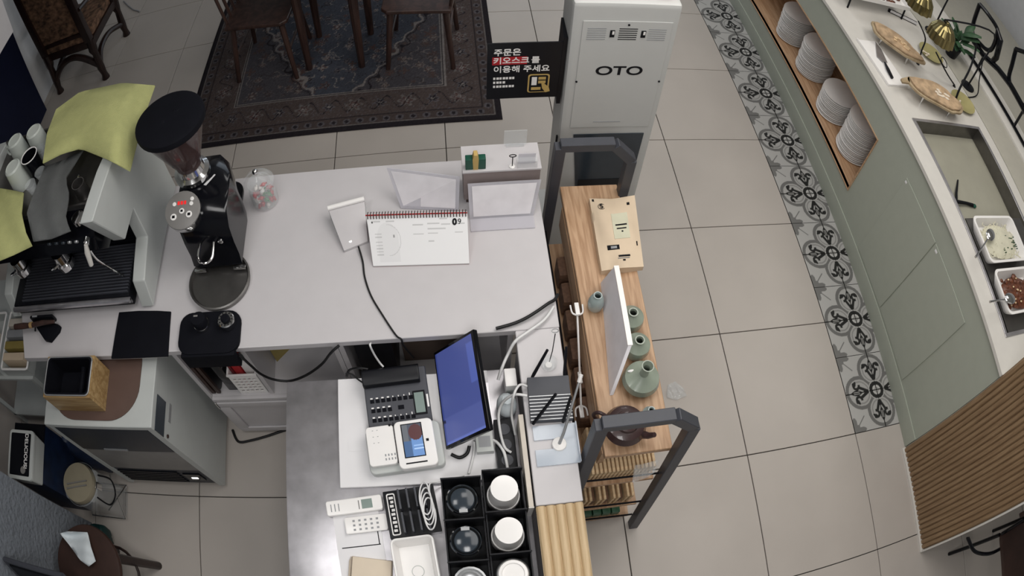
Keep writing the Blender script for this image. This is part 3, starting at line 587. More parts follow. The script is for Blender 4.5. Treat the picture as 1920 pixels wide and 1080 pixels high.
cable('reader_cable', [P(a, b_, z=CT + c) for a, b_, c in cpts] + [P(752, 636, z=CT + 0.004), P(757, 642, z=CT - 0.03) - Vector((0, 0.012, 0)), P(775, 655, z=CT - 0.12) + Vector((0, -0.03, 0))], 0.0032, 'cable_black', 'black cable running from the card reader over the counter edge')

# ---- desk calendar
q = [P(700, 500, z=CT + 0.003), P(880, 495, z=CT + 0.003), P(876, 398, z=CT + 0.085), P(687, 403, z=CT + 0.085)]
c0 = (q[0] + q[1]) / 2; off = Vector((c0.x, c0.y, CT)); cal = thing('desk_calendar', 'white spiral desk calendar opened to month 09 on the counter', 'calendar', off)
nrm = (q[1] - q[0]).cross(q[3] - q[0]).normalized()
obj('back_card', B().hexa([v - nrm * 0.003 - off for v in q], [v - nrm * 0.0005 - off for v in q]), 'red', cal)
back = [q[3] + Vector((0, 0.002, 0)), q[2] + Vector((0, 0.002, 0)), Vector((q[2].x, q[2].y + 0.03, CT + 0.002)), Vector((q[3].x, q[3].y + 0.03, CT + 0.002))]
obj('back_flap', B().hexa([v - Vector((0, 0.0015, 0)) - off for v in back], [v + Vector((0, 0.0015, 0)) - off for v in back]), 'paper', cal)
rng = np.random.default_rng(11); n1, n2 = 190, 110; U, V = np.meshgrid(np.linspace(0, 1, n1), np.linspace(0, 1, n2)); g = np.full(U.shape, 0.80)
def bar_(u0, u1, v0, v1, val): g[(U > u0) & (U < u1) & (V > v0) & (V < v1)] = val
for (u0, u1, v) in ((.06, .13, .86), (.19, .27, .86), (.72, .80, .89), (.45, .56, .78), (.60, .72, .80), (.74, .83, .78), (.86, .97, .79), (.60, .78, .70), (.45, .56, .60), (.60, .70, .61), (.87, .95, .62), (.60, .66, .46)):
    bar_(u0, u1, v - .012, v + .012, 0.55)
for v in (.62, .56, .46, .40, .34, .28, .22): bar_(.06, .13, v - .010, v + .010, 0.58)
bl = (np.hypot((U - .19) / .11, (V - .52) / .32) < 1) | ((U > .08) & (U < .30) & (V > .08) & (V < .5)); g[bl] *= 0.93
g[(np.abs(np.hypot((U - .19) / .13, (V - .50) / .30) - 1) < .02) & (U > .19)] = .55
bar_(.245, .262, .55, .60, .3); bar_(.04, .055, .83, .87, .05); g[V < 0.015] = 0.35
rows = [[tuple(q[0].lerp(q[1], u).lerp(q[3].lerp(q[2], u), v) - off) for u in np.linspace(0, 1, n1)] for v in np.linspace(0, 1, n2)]
pg = printed('month_page', rows, np.stack([g, g, g * 1.01], -1), 'paper_print', cal)
ex = (q[1] - q[0]).normalized(); ey = (nrm.cross(ex)).normalized()
def onpage(u, v): return q[0].lerp(q[1], u).lerp(q[3].lerp(q[2], u), v) - off + nrm * 0.0008
mm = Matrix((ex.to_4d(), ey.to_4d(), nrm.to_4d(), (0, 0, 0, 1))).transposed(); mm = mm.to_3x3().to_4x4()
text('month_number', '0', 0.028, 'ink', cal, Matrix.Translation(onpage(0.872, 0.815)) @ mm, bold=0.0016); text('month_number', '9', 0.026, 'ink', cal, Matrix.Translation(onpage(0.92, 0.82)) @ mm)
sp = B()
for k in range(34):
    c = onpage((k + .5) / 34, 0.985); ring = [c + ey * (0.011 * math.cos(a)) * 1.0 + nrm * (0.007 * math.sin(a)) for a in np.linspace(-0.5, PI + 0.6, 8)]
    sp.tube(ring, 0.0017, 5)
obj('spiral_binding', sp, 'dkbrown', cal); obj('binding_bar', B().bar(onpage(-0.01, 0.99), onpage(1.0, 0.99), 0.004, 0.003), 'red', cal)

# ---- acrylic sign stands
def acrylic(name, label, tl, tr, br, bl_, ztop, foot):
    q = [P(*bl_, z=CT + 0.002), P(*br, z=CT + 0.002), P(*tr, z=ztop), P(*tl, z=ztop)]; c = (q[0] + q[1]) / 2; off = Vector((c.x, c.y, CT))
    t = thing(name, label, 'sign stand', off); n_ = (q[1] - q[0]).cross(q[3] - q[0]).normalized() * 0.003
    obj('leaning_panel', B().hexa([v - n_ - off for v in q], [v - off for v in q]), 'clear2', t)
    a, b_ = q[0] - off, q[1] - off; f = Vector((0, foot, 0))
    obj('foot_plate', B().hexa([a, b_, b_ + f, a + f], [v + Vector((0, 0, 0.003)) for v in (a, b_, b_ + f, a + f)]), 'clear2', t)
    e1, e2 = q[0].lerp(q[3], .08) + (q[1] - q[0]) * .06 - off + n_ * .3, q[1].lerp(q[2], .08) - (q[1] - q[0]) * .06 - off + n_ * .3; e3, e4 = q[1].lerp(q[2], .93) - (q[1] - q[0]) * .06 - off + n_ * .3, q[0].lerp(q[3], .93) + (q[1] - q[0]) * .06 - off + n_ * .3
    obj('card_insert', B().hexa([e1, e2, e3, e4], [v + n_ * .15 for v in (e1, e2, e3, e4)]), 'card', t)
acrylic('menu_stand', 'frosted acrylic menu stand leaning behind the calendar', (725, 315), (862, 332), (860, 396), (752, 391), 0.99, 0.06)
acrylic('menu_stand', 'white acrylic menu stand leaning before the taupe riser box', (877, 345), (1015, 337), (1000, 405), (881, 412), 0.975, -0.05)

# ---- riser box at the counter's far corner, and what stands on it
rb = thing('riser_box', 'white-topped riser box with a taupe front at the counter corner', 'riser', (-1.03, 0.835, CT))
obj('riser_body', B().box(-0.125, 0.128, -0.05, 0.06, 0.022, 0.165), mat('taupe_panel', (140, 128, 126), 0.6), rb)
obj('riser_top', B().box(-0.128, 0.131, -0.053, 0.063, 0.165, 0.174), 'white', rb, bevel=0.001, seg=1)
for x in (-0.105, 0.105): obj('foot', B().box(x - 0.012, x + 0.012, -0.045, 0.05, 0, 0.022), 'dkbrown', rb)
RZ = CT + 0.174
p = P(892, 319, z=RZ); t = thing('card_box', 'small dark green card box with an ochre ribbon on the riser', 'box', (p.x, p.y + 0.014, RZ))
obj('box_half', B().box(-0.033, -0.008, -0.012, 0.012, 0, 0.05), 'greenbox', t, bevel=0.003); obj('box_half', B().box(0.008, 0.033, -0.012, 0.012, 0, 0.05), 'greenbox', t, bevel=0.003)
obj('ribbon', B().prism([(-0.008, 0.0), (0.0, 0.0), (0.008, 0.0), (0.010, 0.05), (0.006, 0.072), (-0.006, 0.072), (-0.010, 0.05)], -0.013, 0.010, 'y'), 'gold', t, bevel=0.001)
p = P(961, 318, z=RZ); t = thing('memo_clip', 'thin wire memo clip with a ring on the riser', 'memo clip', (p.x, p.y + 0.012, RZ))
obj('wire_stem', B().tube([(0, 0, 0.004), (0, 0, 0.05)], 0.0016, 6), 'ink', t)
obj('ring', B().tube([(0.011 * math.cos(a), 0, 0.056 + 0.006 * math.sin(a)) for a in np.linspace(0, 2 * PI, 13)], 0.0016, 6), 'ink', t); obj('base', B().lathe([(0.010, 0), (0.010, 0.004), (0.004, 0.006)], 14), 'plate', t)
p = P(985, 318, z=RZ); t = thing('clear_case', 'clear plastic card case standing beside the memo clip', 'case', (p.x + 0.007, p.y + 0.02, RZ))
obj('case_shell', B().box(-0.033, 0.033, -0.014, 0.014, 0, 0.034), 'clear', t); obj('price_card', B().box(-0.028, 0.028, 0.006, 0.008, 0.002, 0.05), 'clear2', t)
p = P(969, 270, z=RZ + 0.05); t = thing('acrylic_board', 'nearly invisible acrylic board standing at the back of the riser', 'acrylic board', (p.x, 0.888, RZ))
obj('sheet', B().box(-0.038, 0.038, -0.002, 0.002, 0.004, 0.075), 'clear', t); obj('foot', B().box(-0.03, 0.03, -0.008, 0.006, 0, 0.004), 'clear', t)

# ---- tamping mats and tampers
def wpoly(pts, z): return [(P(a, b_, z=z).x, P(a, b_, z=z).y) for a, b_ in pts]
t = thing('tamping_mat', 'black rubber tamping mat folded over the counter edge under two tampers', 'mat')
obj('mat_top', B().prism(rrect(-2.143, -1.915, 0.27, 0.424, 0.045), CT + 0.0005, CT + 0.016), 'rubber', t, bevel=0.003)
obj('mat_apron', B().box(-2.128, -1.93, 0.262, 0.2835, 0.775, CT + 0.012), 'rubber', t, bevel=0.004)
q = P(371, 604, z=CT + 0.06); t = thing('coffee_tamper', 'black tamper with a chrome rim on the tamping mat', 'tamper', (q.x, q.y + .01, CT + 0.0165))
obj('base', B().lathe([(0.029, 0), (0.030, 0.012), (0.028, 0.016)], 28), 'chrome', t); obj('grip', B().lathe([(0.027, 0.016), (0.028, 0.045), (0.024, 0.052), (0.002, 0.053)], 28), 'rubber', t)
obj('maker_mark', B().box(-0.015, 0.0, 0.005, 0.011, 0.053, 0.0537), 'midgrey', t)
q = P(422, 602, z=CT + 0.05); t = thing('coffee_leveller', 'chrome coffee leveller with a ridged ring on the tamping mat', 'leveller', (q.x, q.y + .008, CT + 0.0165))
obj('ring', B().lathe([(0.028, 0), (0.030, 0.006), (0.030, 0.028), (0.027, 0.032), (0.017, 0.032), (0.017, 0.028)], 28), 'chrome', t); obj('knob', B().lathe([(0.016, 0.026), (0.016, 0.04), (0.012, 0.044)], 20), 'rubber', t)
rdg = B()
for k in range(12): a = k * PI / 6; rdg.bar((0.020 * math.cos(a), 0.020 * math.sin(a), 0.0325), (0.026 * math.cos(a), 0.026 * math.sin(a), 0.0325), 0.003, 0.001)
obj('ridge', rdg, 'ink', t)
pl = [(-2.425, 0.272), (-2.182, 0.272), (-2.192, 0.44), (-2.25, 0.447), (-2.33, 0.452), (-2.42, 0.452)]
tag(obj('bar_mat', B().prism(pl, CT + 0.0005, CT + 0.007), 'rubber', bevel=0.002), 'flat black rubber bar mat before the coffee machine foot', 'mat')

# ---- brush and scoop tray beside the machine
t = thing('dust_brush', 'counter brush with a wooden handle on a black scoop', 'brush', (-2.78, 0.40, CT))
off = Vector((-2.78, 0.40, CT))
obj('scoop', B().prism([(a - off.x, b_ - off.y) for a, b_ in wpoly([(62, 603), (82, 609), (104, 609), (115, 612), (112, 622), (96, 642), (86, 640)], CT + 0.01)], 0.001, 0.028), 'rubber', t, bevel=0.008)
obj('handle', B().tube([P(28, 613, z=CT + .06) - off, P(45, 611, z=CT + .06) - off, P(60, 610, z=CT + .06) - off, P(80, 605, z=CT + .058) - off, P(102, 603, z=CT + .05) - off], [0.012, 0.013, 0.010, 0.011, 0.007], 10), 'darkwood', t)
obj('ferrule', B().tube([P(56, 610, z=CT + .06) - off, P(61, 609, z=CT + .06) - off], 0.0125, 10), 'bamboo', t)
obj('hand_rest', B().tube([P(66, 608, z=CT + .058) - off, P(66, 620, z=CT + .01) - off], 0.004, 6), 'rubber', t)
t = thing('knock_bin', 'short black bin tucked under the front rail of the coffee machine', 'bin', (P(95, 588, z=CT).x, 0.442, CT))
obj('bin_body', B().box(-0.09, 0.045, -0.008, 0.004, 0, 0.042), 'black', t, bevel=0.008); obj('label', B().box(-0.075, -0.045, -0.005, 0.002, 0.0421, 0.043), 'greyp', t)
# ================================================================ UNDER THE COUNTER AND BY THE ICE MAKER
SZ = 0.396
for k in range(2):
    x = -2.176 + 0.022 * k
    t = thing('serving_tray', 'black serving tray with a brown edge, %s' % ('standing against the cabinet side' if k == 0 else 'standing between the other tray and the basket'), 'tray', (x, 0.33, SZ), 0, 'trays stored upright in the cubby')
    obj('tray_panel', B().prism(rrect(0.0, 0.40, 0.0, 0.36, 0.03), -0.006, 0.006, 'x'), 'black', t, bevel=0.002); obj('tray_rim', B().prism(rrect(-0.012, 0.0, 0.01, 0.35, 0.005), -0.007, 0.007, 'x'), 'dkbrown', t)
tag(obj('black_case', B().box(-2.115, -2.075, 0.335, 0.70, SZ, 0.72), 'gloss', bevel=0.006), 'upright black case between the trays and the white basket', 'case')
bx0, bx1 = -2.062, -1.948
t = thing('storage_basket', 'white perforated plastic basket holding red packs in the cubby', 'basket', (-2.005, 0.40, SZ))
b = B().box(-0.057, 0.057, -0.08, 0.16, 0, 0.006).box(-0.057, -0.053, -0.08, 0.16, 0.006, 0.17).box(0.053, 0.057, -0.08, 0.16, 0.006, 0.17).box(-0.053, 0.053, 0.156, 0.16, 0.006, 0.17)
b.box(-0.053, 0.053, -0.08, -0.076, 0.006, 0.02)
for r in range(5): b.box(-0.053, 0.053, -0.08, -0.076, 0.036 + r * 0.026, 0.048 + r * 0.026)
for k in range(6): x = -0.053 + k * 0.0196; b.box(x, x + 0.008, -0.0795, -0.0765, 0.02, 0.15)
obj('basket_body', b, 'plate', t); obj('basket_rim', B().box(-0.06, 0.06, -0.084, -0.076, 0.168, 0.178).box(-0.06, -0.052, -0.076, 0.164, 0.168, 0.178).box(0.052, 0.06, -0.076, 0.164, 0.168, 0.178), 'plate', t, bevel=0.002)
tag(obj('red_pack', B().box(-2.040, -2.008, 0.345, 0.52, SZ + 0.0065, 0.64), 'red', bevel=0.006), 'red pack standing in the white basket next to the meter', 'pack')
tag(obj('red_pack', B().box(-2.055, -2.043, 0.345, 0.52, SZ + 0.0065, 0.66), mat('dark_red_card', (110, 24, 30), 0.5), bevel=0.002), 'thin dark red pack squeezed against the basket side', 'pack')
t = thing('digital_meter', 'small white meter with a screen in the basket beside the red pack', 'meter', (-1.98, 0.37, SZ + 0.0065))
obj('meter_body', B().box(-0.024, 0.022, -0.02, 0.04, 0, 0.21), 'plate', t, bevel=0.004); obj('meter_screen', B().box(-0.018, 0.0, -0.012, 0.012, 0.2105, 0.212), 'lcd', t); obj('meter_button', B().box(0.005, 0.016, -0.004, 0.008, 0.2105, 0.212), 'ink', t)
t = thing('paper_folder', 'mustard yellow folder leaning in the middle cubby', 'folder', (-1.83, 0.45, SZ))
fp = [(max(P(a_, b_, y=0.45).x, -1.917) + 1.83, max(0.001, P(a_, b_, y=0.45).z - SZ)) for a_, b_ in ((496, 664), (500, 676), (536, 722), (544, 722), (544, 652), (500, 652))]
obj('cover', B().prism(fp, -0.004, 0.004, 'y'), 'folder', t); obj('pages', B().prism([(x * 0.97, z * 0.96) for x, z in fp], 0.0045, 0.012, 'y'), 'paper', t)
t = thing('grey_bin', 'grey plastic bin filling the back of the middle cubby', 'bin', (-1.745, 0.735, SZ))
obj('bin_body', B().box(-0.10, 0.12, -0.12, 0.18, 0, 0.30), 'greyp', t, bevel=0.008); obj('bin_rim', B().box(-0.105, 0.125, -0.127, 0.185, 0.29, 0.315), 'lightgrey', t, bevel=0.004)
t = thing('black_box', 'black equipment box in the open cabinet behind the phone', 'box', (-1.50, 0.55, 0.396))
obj('box_body', B().box(-0.06, 0.07, -0.20, 0.2, 0, 0.30), 'black', t, bevel=0.004); obj('box_vent', B().box(-0.05, 0.06, -0.203, -0.2005, 0.05, 0.09), 'charcoal', t)
t = thing('cardboard_box', 'brown carton beside the black equipment box in the open cabinet', 'box', (-1.29, 0.62, 0.396))
obj('box_body', B().box(-0.12, 0.10, -0.2, 0.2, 0, 0.25), mat('brown_carton', (92, 78, 70), 0.8), t); obj('tape', B().box(-0.02, 0.02, -0.2008, 0.2, 0.2502, 0.251), mat('carton_tape', (120, 108, 96), 0.4), t)
# cables under the counter edge
cable('power_cable', [Vector((-1.922, 0.279, CT - 0.010)), P(456, 672, y=0.272), P(472, 687, y=0.27), P(490, 702, y=0.268), P(515, 712, y=0.268), P(545, 714, y=0.268), P(575, 703, y=0.268), P(603, 683, y=0.27), P(620, 662, y=0.272), Vector((P(632, 640, y=0.285).x, 0.287, CT - 0.014))], 0.0045, 'cable_black', 'black cable sagging below the counter edge between the cubbies')
cable('phone_cable', [Vector((P(691, 630, y=0.287).x, 0.2875, CT - 0.012)), P(694, 648, y=0.272), P(702, 665, y=0.262), P(712, 680, y=0.25), P(719, 688, y=0.238)], 0.0035, 'cable_white', 'white cable dropping from the counter edge to the back of the phone')
cable('floor_cable', [P(436, 806, z=0.008), P(447, 828, z=0.008), P(470, 826, z=0.008), P(500, 818, z=0.008), P(530, 808, z=0.008), P(560, 800, z=0.008)], 0.006, 'cable_black', 'black cable lying on the floor before the white cabinet door')

# ---- ice maker
IX0, IX1, IY0, IY1 = -2.772, -2.258, 0.045, 0.60
ic = thing('ice_maker', 'white under-counter ice maker with dark front door and vents', 'ice maker', ((IX0 + IX1) / 2, IY0, 0))
off = Vector(((IX0 + IX1) / 2, IY0, 0)); hw = (IX1 - IX0) / 2
b = B().box(-hw, hw, 0.012, IY1 - IY0, 0.03, IM - 0.03)
b.box(-hw, -hw + 0.03, 0, 0.012, 0.03, IM - 0.03).box(hw - 0.03, hw, 0, 0.012, 0.03, IM - 0.03)
obj('cabinet_body', b, 'lightgrey', ic); obj('top_cover', B().box(-hw - 0.003, hw + 0.003, -0.004, IY1 - IY0, IM - 0.03, IM), 'lightgrey', ic, bevel=0.006, seg=3)
dr = obj('front_door', B().box(-hw + 0.031, hw - 0.031, -0.002, 0.0115, 0.52, IM - 0.035), 'doorblack', ic, bevel=0.002)
obj('door_handle', B().box(-0.10, 0.02, -0.008, -0.0025, 0.535, 0.545), 'silver', dr)
obj('grey_panel', B().box(-hw + 0.031, hw - 0.031, 0.002, 0.0115, 0.26, 0.505), 'midgrey', ic, bevel=0.002)
vg = obj('vent_grille', B().box(-hw + 0.031, hw - 0.031, 0.006, 0.0115, 0.05, 0.25), 'doorblack', ic)
for k in range(6): obj('vent_slat', B().box(-hw + 0.04, hw - 0.16, 0.0, 0.0055, 0.075 + k * 0.027, 0.087 + k * 0.027), 'black', vg)
obj('power_switch', B().box(hw - 0.14, hw - 0.06, 0.0, 0.0055, 0.11, 0.2), 'gloss', vg); obj('switch_light', B().box(hw - 0.115, hw - 0.085, -0.002, 0.0, 0.14, 0.155), 'lens', vg)
obj('control_window', B().box(hw + 0.0005, hw + 0.003, 0.0, 0.13, 0.69, 0.765), 'slate', ic); obj('indicator_knob', B().lathe([(0.007, 0), (0.007, 0.004)], 12).move(T(hw + 0.0005, 0.015, 0.655, ry=PI / 2)), 'dkbrown', ic)
obj('nameplate', B().box(hw + 0.0005, hw + 0.0015, 0.07, 0.14, 0.635, 0.655), 'silver', ic)
for x in (-0.22, 0.22):
    for y in (0.05, 0.5): obj('foot', B().lathe([(0.018, 0), (0.014, 0.03)], 10, (x, y, 0)), 'black', ic)
tag(obj('leather_mat', B().prism(rrect(-2.735, -2.315, 0.062, 0.40, 0.13, 10), IM + 0.0005, IM + 0.006), 'brownmat', bevel=0.002), 'brown rounded leatherette mat lying on the ice maker', 'mat')
kb = thing('knock_box', 'wooden knock box with a black liner on the brown mat', 'knock box', (-2.573, 0.175, IM + 0.0065))
x0, x1, y0, y1, h = -0.118, 0.118, -0.08, 0.075, 0.125
b = B().box(x0, x1, y0, y0 + 0.012, 0, h).box(x0, x1, y1 - 0.012, y1, 0, h).box(x0, x0 + 0.012, y0 + 0.012, y1 - 0.012, 0, h).box(x1 - 0.012, x1, y0 + 0.012, y1 - 0.012, 0, h).box(x0 + 0.012, x1 - 0.012, y0 + 0.012, y1 - 0.012, 0, 0.01)
obj('wooden_case', b, 'bamboo', kb, bevel=0.002)
ri = rrect(x0 + 0.006, x1 - 0.006, y0 + 0.006, y1 - 0.006, 0.018); ro = rrect(x0 + 0.0145, x1 - 0.0145, y0 + 0.0145, y1 - 0.0145, 0.015)
n = len(ri); b = B().add([(a, c, h + 0.0005) for a, c in ri] + [(a, c, h + 0.006) for a, c in ri] + [(a, c, h + 0.006) for a, c in ro] + [(a, c, 0.02) for a, c in ro], [(k, (k + 1) % n, n + (k + 1) % n, n + k) for k in range(n)] + [(n + k, n + (k + 1) % n, 2 * n + (k + 1) % n, 2 * n + k) for k in range(n)] + [(2 * n + k, 2 * n + (k + 1) % n, 3 * n + (k + 1) % n, 3 * n + k) for k in range(n)] + [tuple(3 * n + k for k in range(n))])
obj('liner', b, 'rubber', kb); obj('liner_rim', B().tube([(a, c, h + 0.005) for a, c in ri + ri[:1]], 0.0028, 6), 'silver', kb); obj('knock_bar', B().tube([(0.03, y0 + 0.016, 0.06), (0.03, y1 - 0.016, 0.06)], 0.011, 10), 'rubber', kb)

# ---- the dark corner behind the ice maker: shelf with trays, bins, bags
sh = thing('plastic_shelf', 'white plastic shelf rack in the corner beside the coffee counter', 'shelf', (-3.30, 0.46, 0))
for z in (0.12, 0.56): obj('shelf_board', B().box(-0.26, 0.24, -0.14, 0.38, z, z + 0.015), 'lightgrey', sh)
for x in (-0.25, 0.23):
    for y in (-0.13, 0.37): obj('post', B().box(x - 0.01, x + 0.01, y - 0.01, y + 0.01, 0, 0.56), 'lightgrey', sh)
def openbox(w_, d_, h_, t_=0.006): return B().box(-w_, w_, -d_, d_, 0, t_).box(-w_, w_, -d_, -d_ + t_, t_, h_).box(-w_, w_, d_ - t_, d_, t_, h_).box(-w_, -w_ + t_, -d_ + t_, d_ - t_, t_, h_).box(w_ - t_, w_, -d_ + t_, d_ - t_, t_, h_)
for k, (x, y, lab) in enumerate(((-3.145, 0.475, 'white storage tray with tea packs next to the counter end'), (-3.37, 0.475, 'white storage tray with beige packs on the navy wall side of the rack'))):
    t = thing('storage_tray', lab, 'tray', (x, y, 0.5755), 0, 'trays on the plastic shelf')
    obj('tray_body', openbox(0.095, 0.14, 0.07), 'lightgrey', t); obj('tray_rim', B().tube([(a, c, 0.07) for a, c in rrect(-.095, .095, -.14, .14, .01, 2) + [rrect(-.095, .095, -.14, .14, .01, 2)[0]]], 0.006, 6), 'plate', t)
    for j in range(4 - k):
        tag(obj('tea_pack', B().box(-0.075, 0.075, -0.018, 0.018, 0.0, 0.085), ('cream', 'folder', 'greyp', 'beige')[(j + k) % 4], bevel=0.003), ('tea pack in a row in the tray by the counter end', 'beige pack in a row in the tray on the navy wall side')[k], 'pack', ('tea packs in the counter-side tray', 'packs in the navy-side tray')[k]).location = (x, y - 0.09 + j * 0.055, 0.583)
t = thing('plastic_crate', 'dark blue plastic crate standing on the floor under the lidded tub', 'crate', (-3.13, 0.02, 0))
obj('crate_body', openbox(0.105, 0.13, 0.47), 'bluebag', t); obj('crate_lid', B().box(-0.107, 0.107, -0.132, 0.132, 0.4705, 0.478), 'black', t)
tb_ = thing('plastic_tub', 'grey lidded plastic tub with a black label on the dark blue crate', 'tub', (-3.075, -0.025, 0.4785))
obj('tub_body', B().hexa([(-.075, -.10, 0), (.065, -.10, 0), (.065, .09, 0), (-.075, .09, 0)], [(-.085, -.11, .10), (.075, -.11, .10), (.075, .10, .10), (-.085, .10, .10)]), 'lightgrey', tb_, bevel=0.012, seg=3)
tl = obj('tub_lid', B().prism(rrect(-.09, .08, -.115, .105, .02), 0.1005, 0.118), 'lightgrey', tb_, bevel=0.004); obj('lid_label', B().prism(rrect(-.075, .062, -.098, .09, .006), 0.1185, 0.1195), 'black', tl)
text('label_lettering', 'DELICIOUS!', 0.030, 'plate', tl, T(0.034, 0.012, 0.1203, rz=-PI / 2), bold=0.0005); obj('label_dot', B().lathe([(0.017, 0.1196), (0.017, 0.1202)], 20, (0.02, -0.072, 0)), 'midgrey', tl)
def blob(name, label, m, c, r, seed, cat='bag', knot=True):
    rg = random.Random(seed); b = B(); b.ell((0, 0, r[2] * 0.98), r, 18, 12)
    b.v = [(x * (1 + .10 * math.sin(7 * x / r[0] + seed)), y * (1 + .10 * math.sin(6 * y / r[1] + seed * 2)), max(0, z + .02 * math.sin(9 * x / r[0] + 5 * y / r[1]))) for x, y, z in b.v]
    t = thing(name, label, cat, c); obj('bag_body', b, m, t, ang=80)
    if knot: obj('knot', B().tube([(0, 0, r[2] * 1.85), (0.01, 0, r[2] * 1.98), (0.03, 0.01, r[2] * 2.1)], [0.03, 0.014, 0.028], 8), m, t)
blob('plastic_bag', 'dark blue plastic bag squeezed between the ice maker and the blue crate', 'bluebag', (-2.895, 0.135, 0), (0.095, 0.085, 0.23), 2)
blob('plastic_bag', 'dark green plastic bag on the floor by the plaster wall end', 'greenbag', (-2.93, -0.245, 0), (0.075, 0.06, 0.07), 5, knot=False)
t = thing('waste_bin', 'dark round bin with a brown lid behind the ice maker', 'bin', (-2.905, 0.33, 0))
obj('bin_body', B().lathe([(0.075, 0), (0.09, 0.30)], 24), 'black', t); obj('bin_lid', B().lathe([(0.094, 0.30), (0.094, 0.32), (0.02, 0.335)], 24), 'dkbrown', t); obj('lid_grip', B().tube(smoothpts([(-0.03, 0, 0.33), (-0.02, 0, 0.35), (0.02, 0, 0.35), (0.03, 0, 0.33)], 4), 0.005, 6), 'black', t)
# glass jar with bail
jr = thing('glass_jar', 'big clear storage jar with a beige lid and wire handle on the floor', 'jar', (-2.895, -0.055, 0))
obj('jar_glass', B().prism(rrect(-.10, .10, -.075, .075, .03, 4), 0.0, 0.30), 'clear', jr, bevel=0.008)
jl = obj('jar_lid', B().lathe([(0.092, 0.301), (0.096, 0.315), (0.09, 0.335), (0.03, 0.342)], 28), mat('jar_lid_film', (150, 142, 122), 0.3), jr); obj('lid_gasket', B().lathe([(0.10, 0.298), (0.103, 0.305), (0.10, 0.312)], 28, cap=False), 'clear', jl)
obj('lid_ridge', B().bar((-0.06, -0.015, 0.344), (0.06, 0.01, 0.344), 0.006, 0.006).bar((-0.06, -0.035, 0.343), (0.06, -0.01, 0.343), 0.006, 0.006), 'midgrey', jl)
obj('bail_wire', B().tube(smoothpts([(0.098, -0.05, 0.30), (0.125, -0.06, 0.22), (0.13, 0.0, 0.18), (0.125, 0.055, 0.22), (0.098, 0.05, 0.30)], 6), 0.004, 6), 'ink', jr)
obj('clasp', B().box(0.097, 0.108, -0.015, 0.015, 0.27, 0.32), 'chrome', jr, bevel=0.002)
fr = [(-.09, -.065), (.09, -.065), (.09, .065), (-.09, .065), (-.09, -.065)]
obj('wire_cradle', B().tube([(x * 1.17, y * 1.24, 0.03) for x, y in fr], 0.003, 6).tube([(.106, -.081, .03), (.106, .081, .2)], 0.003, 6).tube([(.106, .081, .03), (.106, -.081, .2)], 0.003, 6), 'chrome', jr)

# ---- stool and chair at the desk's side
st = thing('round_stool', 'round dark brown wooden stool by the grey plaster wall', 'stool', (-2.765, -0.44, 0))
obj('seat', B().lathe([(0.15, 0.415), (0.178, 0.425), (0.183, 0.438), (0.178, 0.449), (0.16, 0.452), (0.002, 0.45)], 40), 'dkbrown', st)
for a in (35, 125, 215, 305):
    c, s = math.cos(math.radians(a)), math.sin(math.radians(a)); obj('leg', B().tube([(0.11 * c, 0.11 * s, 0.42), (0.175 * c, 0.175 * s, 0)], [0.024, 0.019], 10), 'antique', st)
obj('stretcher', B().tube([(0.14 * math.cos(a), 0.14 * math.sin(a), 0.2) for a in np.linspace(0, 2 * PI, 25)], 0.007, 6), 'antique', st)
rows = coons([(166, 1062), (150, 1050), (130, 1022), (112, 1000)], [(179, 1052), (170, 1025), (164, 998), (128, 996)], [(166, 1062), (179, 1052)], [(112, 1000), (128, 996)], lambda u, v: 0.482 + 0.010 * math.sin(u * 11 + v * 5) + 0.02 * math.sin(PI * v) * math.sin(u * 6), 14, 8)
tag(obj('tissue', B().sheet(rows, 0.003), 'tissue', ang=80), 'crumpled white tissue lying on the brown stool', 'tissue')
ch = thing('metal_chair', 'dark metal frame chair pushed against the plaster wall beside the stool', 'chair', (-2.82, -0.87, 0))
obj('seat', B().prism(rrect(-0.19, 0.19, -0.20, 0.17, 0.04), 0.44, 0.465), 'rubber', ch, bevel=0.006)
for x in (-0.175, 0.175):
    obj('leg', B().tube([(x, -0.18, 0), (x, -0.17, 0.44)], 0.011, 8), 'charcoal', ch); obj('leg', B().tube([(x, 0.17, 0), (x, 0.18, 0.45), (x, 0.34, 0.82)], 0.011, 8), 'charcoal', ch)
obj('backrest', B().hexa([(-.163, .225, .56), (.163, .225, .56), (.163, .245, .56), (-.163, .245, .56)], [(-.163, .320, .80), (.163, .320, .80), (.163, .340, .80), (-.163, .340, .80)]), 'black', ch, bevel=0.006); obj('top_rail', B().tube([(-0.175, 0.34, 0.82), (0.175, 0.34, 0.82)], 0.012, 8), 'charcoal', ch)

oh = thing('shade_blocker', 'white cupboard added out of view to darken the shelf corner', 'blocker', (-3.55, 0.45, 1.62))  # unseen box, added to block ceiling light and darken the corner below
obj('blocker_body', B().box(-0.62, 0.55, -0.60, 0.90, 0, 0.8), 'white', oh); obj('blocker_door', B().box(0.5505, 0.57, -0.60, 0.145, 0.005, 0.795), 'white', oh, bevel=0.003); obj('blocker_door', B().box(0.5505, 0.57, 0.15, 0.90, 0.005, 0.795), 'white', oh, bevel=0.003)
# ================================================================ CASH DESK
BZ = ST + 0.0155
tag(obj('desk_board', B().box(-1.607, -1.125, -0.146, 0.216, ST + 0.0005, ST + 0.015), 'paper', bevel=0.0015, seg=1), 'white board lying on the steel table under the phone', 'board')
tag(obj('table_sticker', B().box(-0.028, 0.026, -0.018, 0.018, 0, 0.0006), 'paper'), 'small blank white sticker on the desk board beside the card terminal', 'sticker').location = (-1.548, -0.012, BZ)
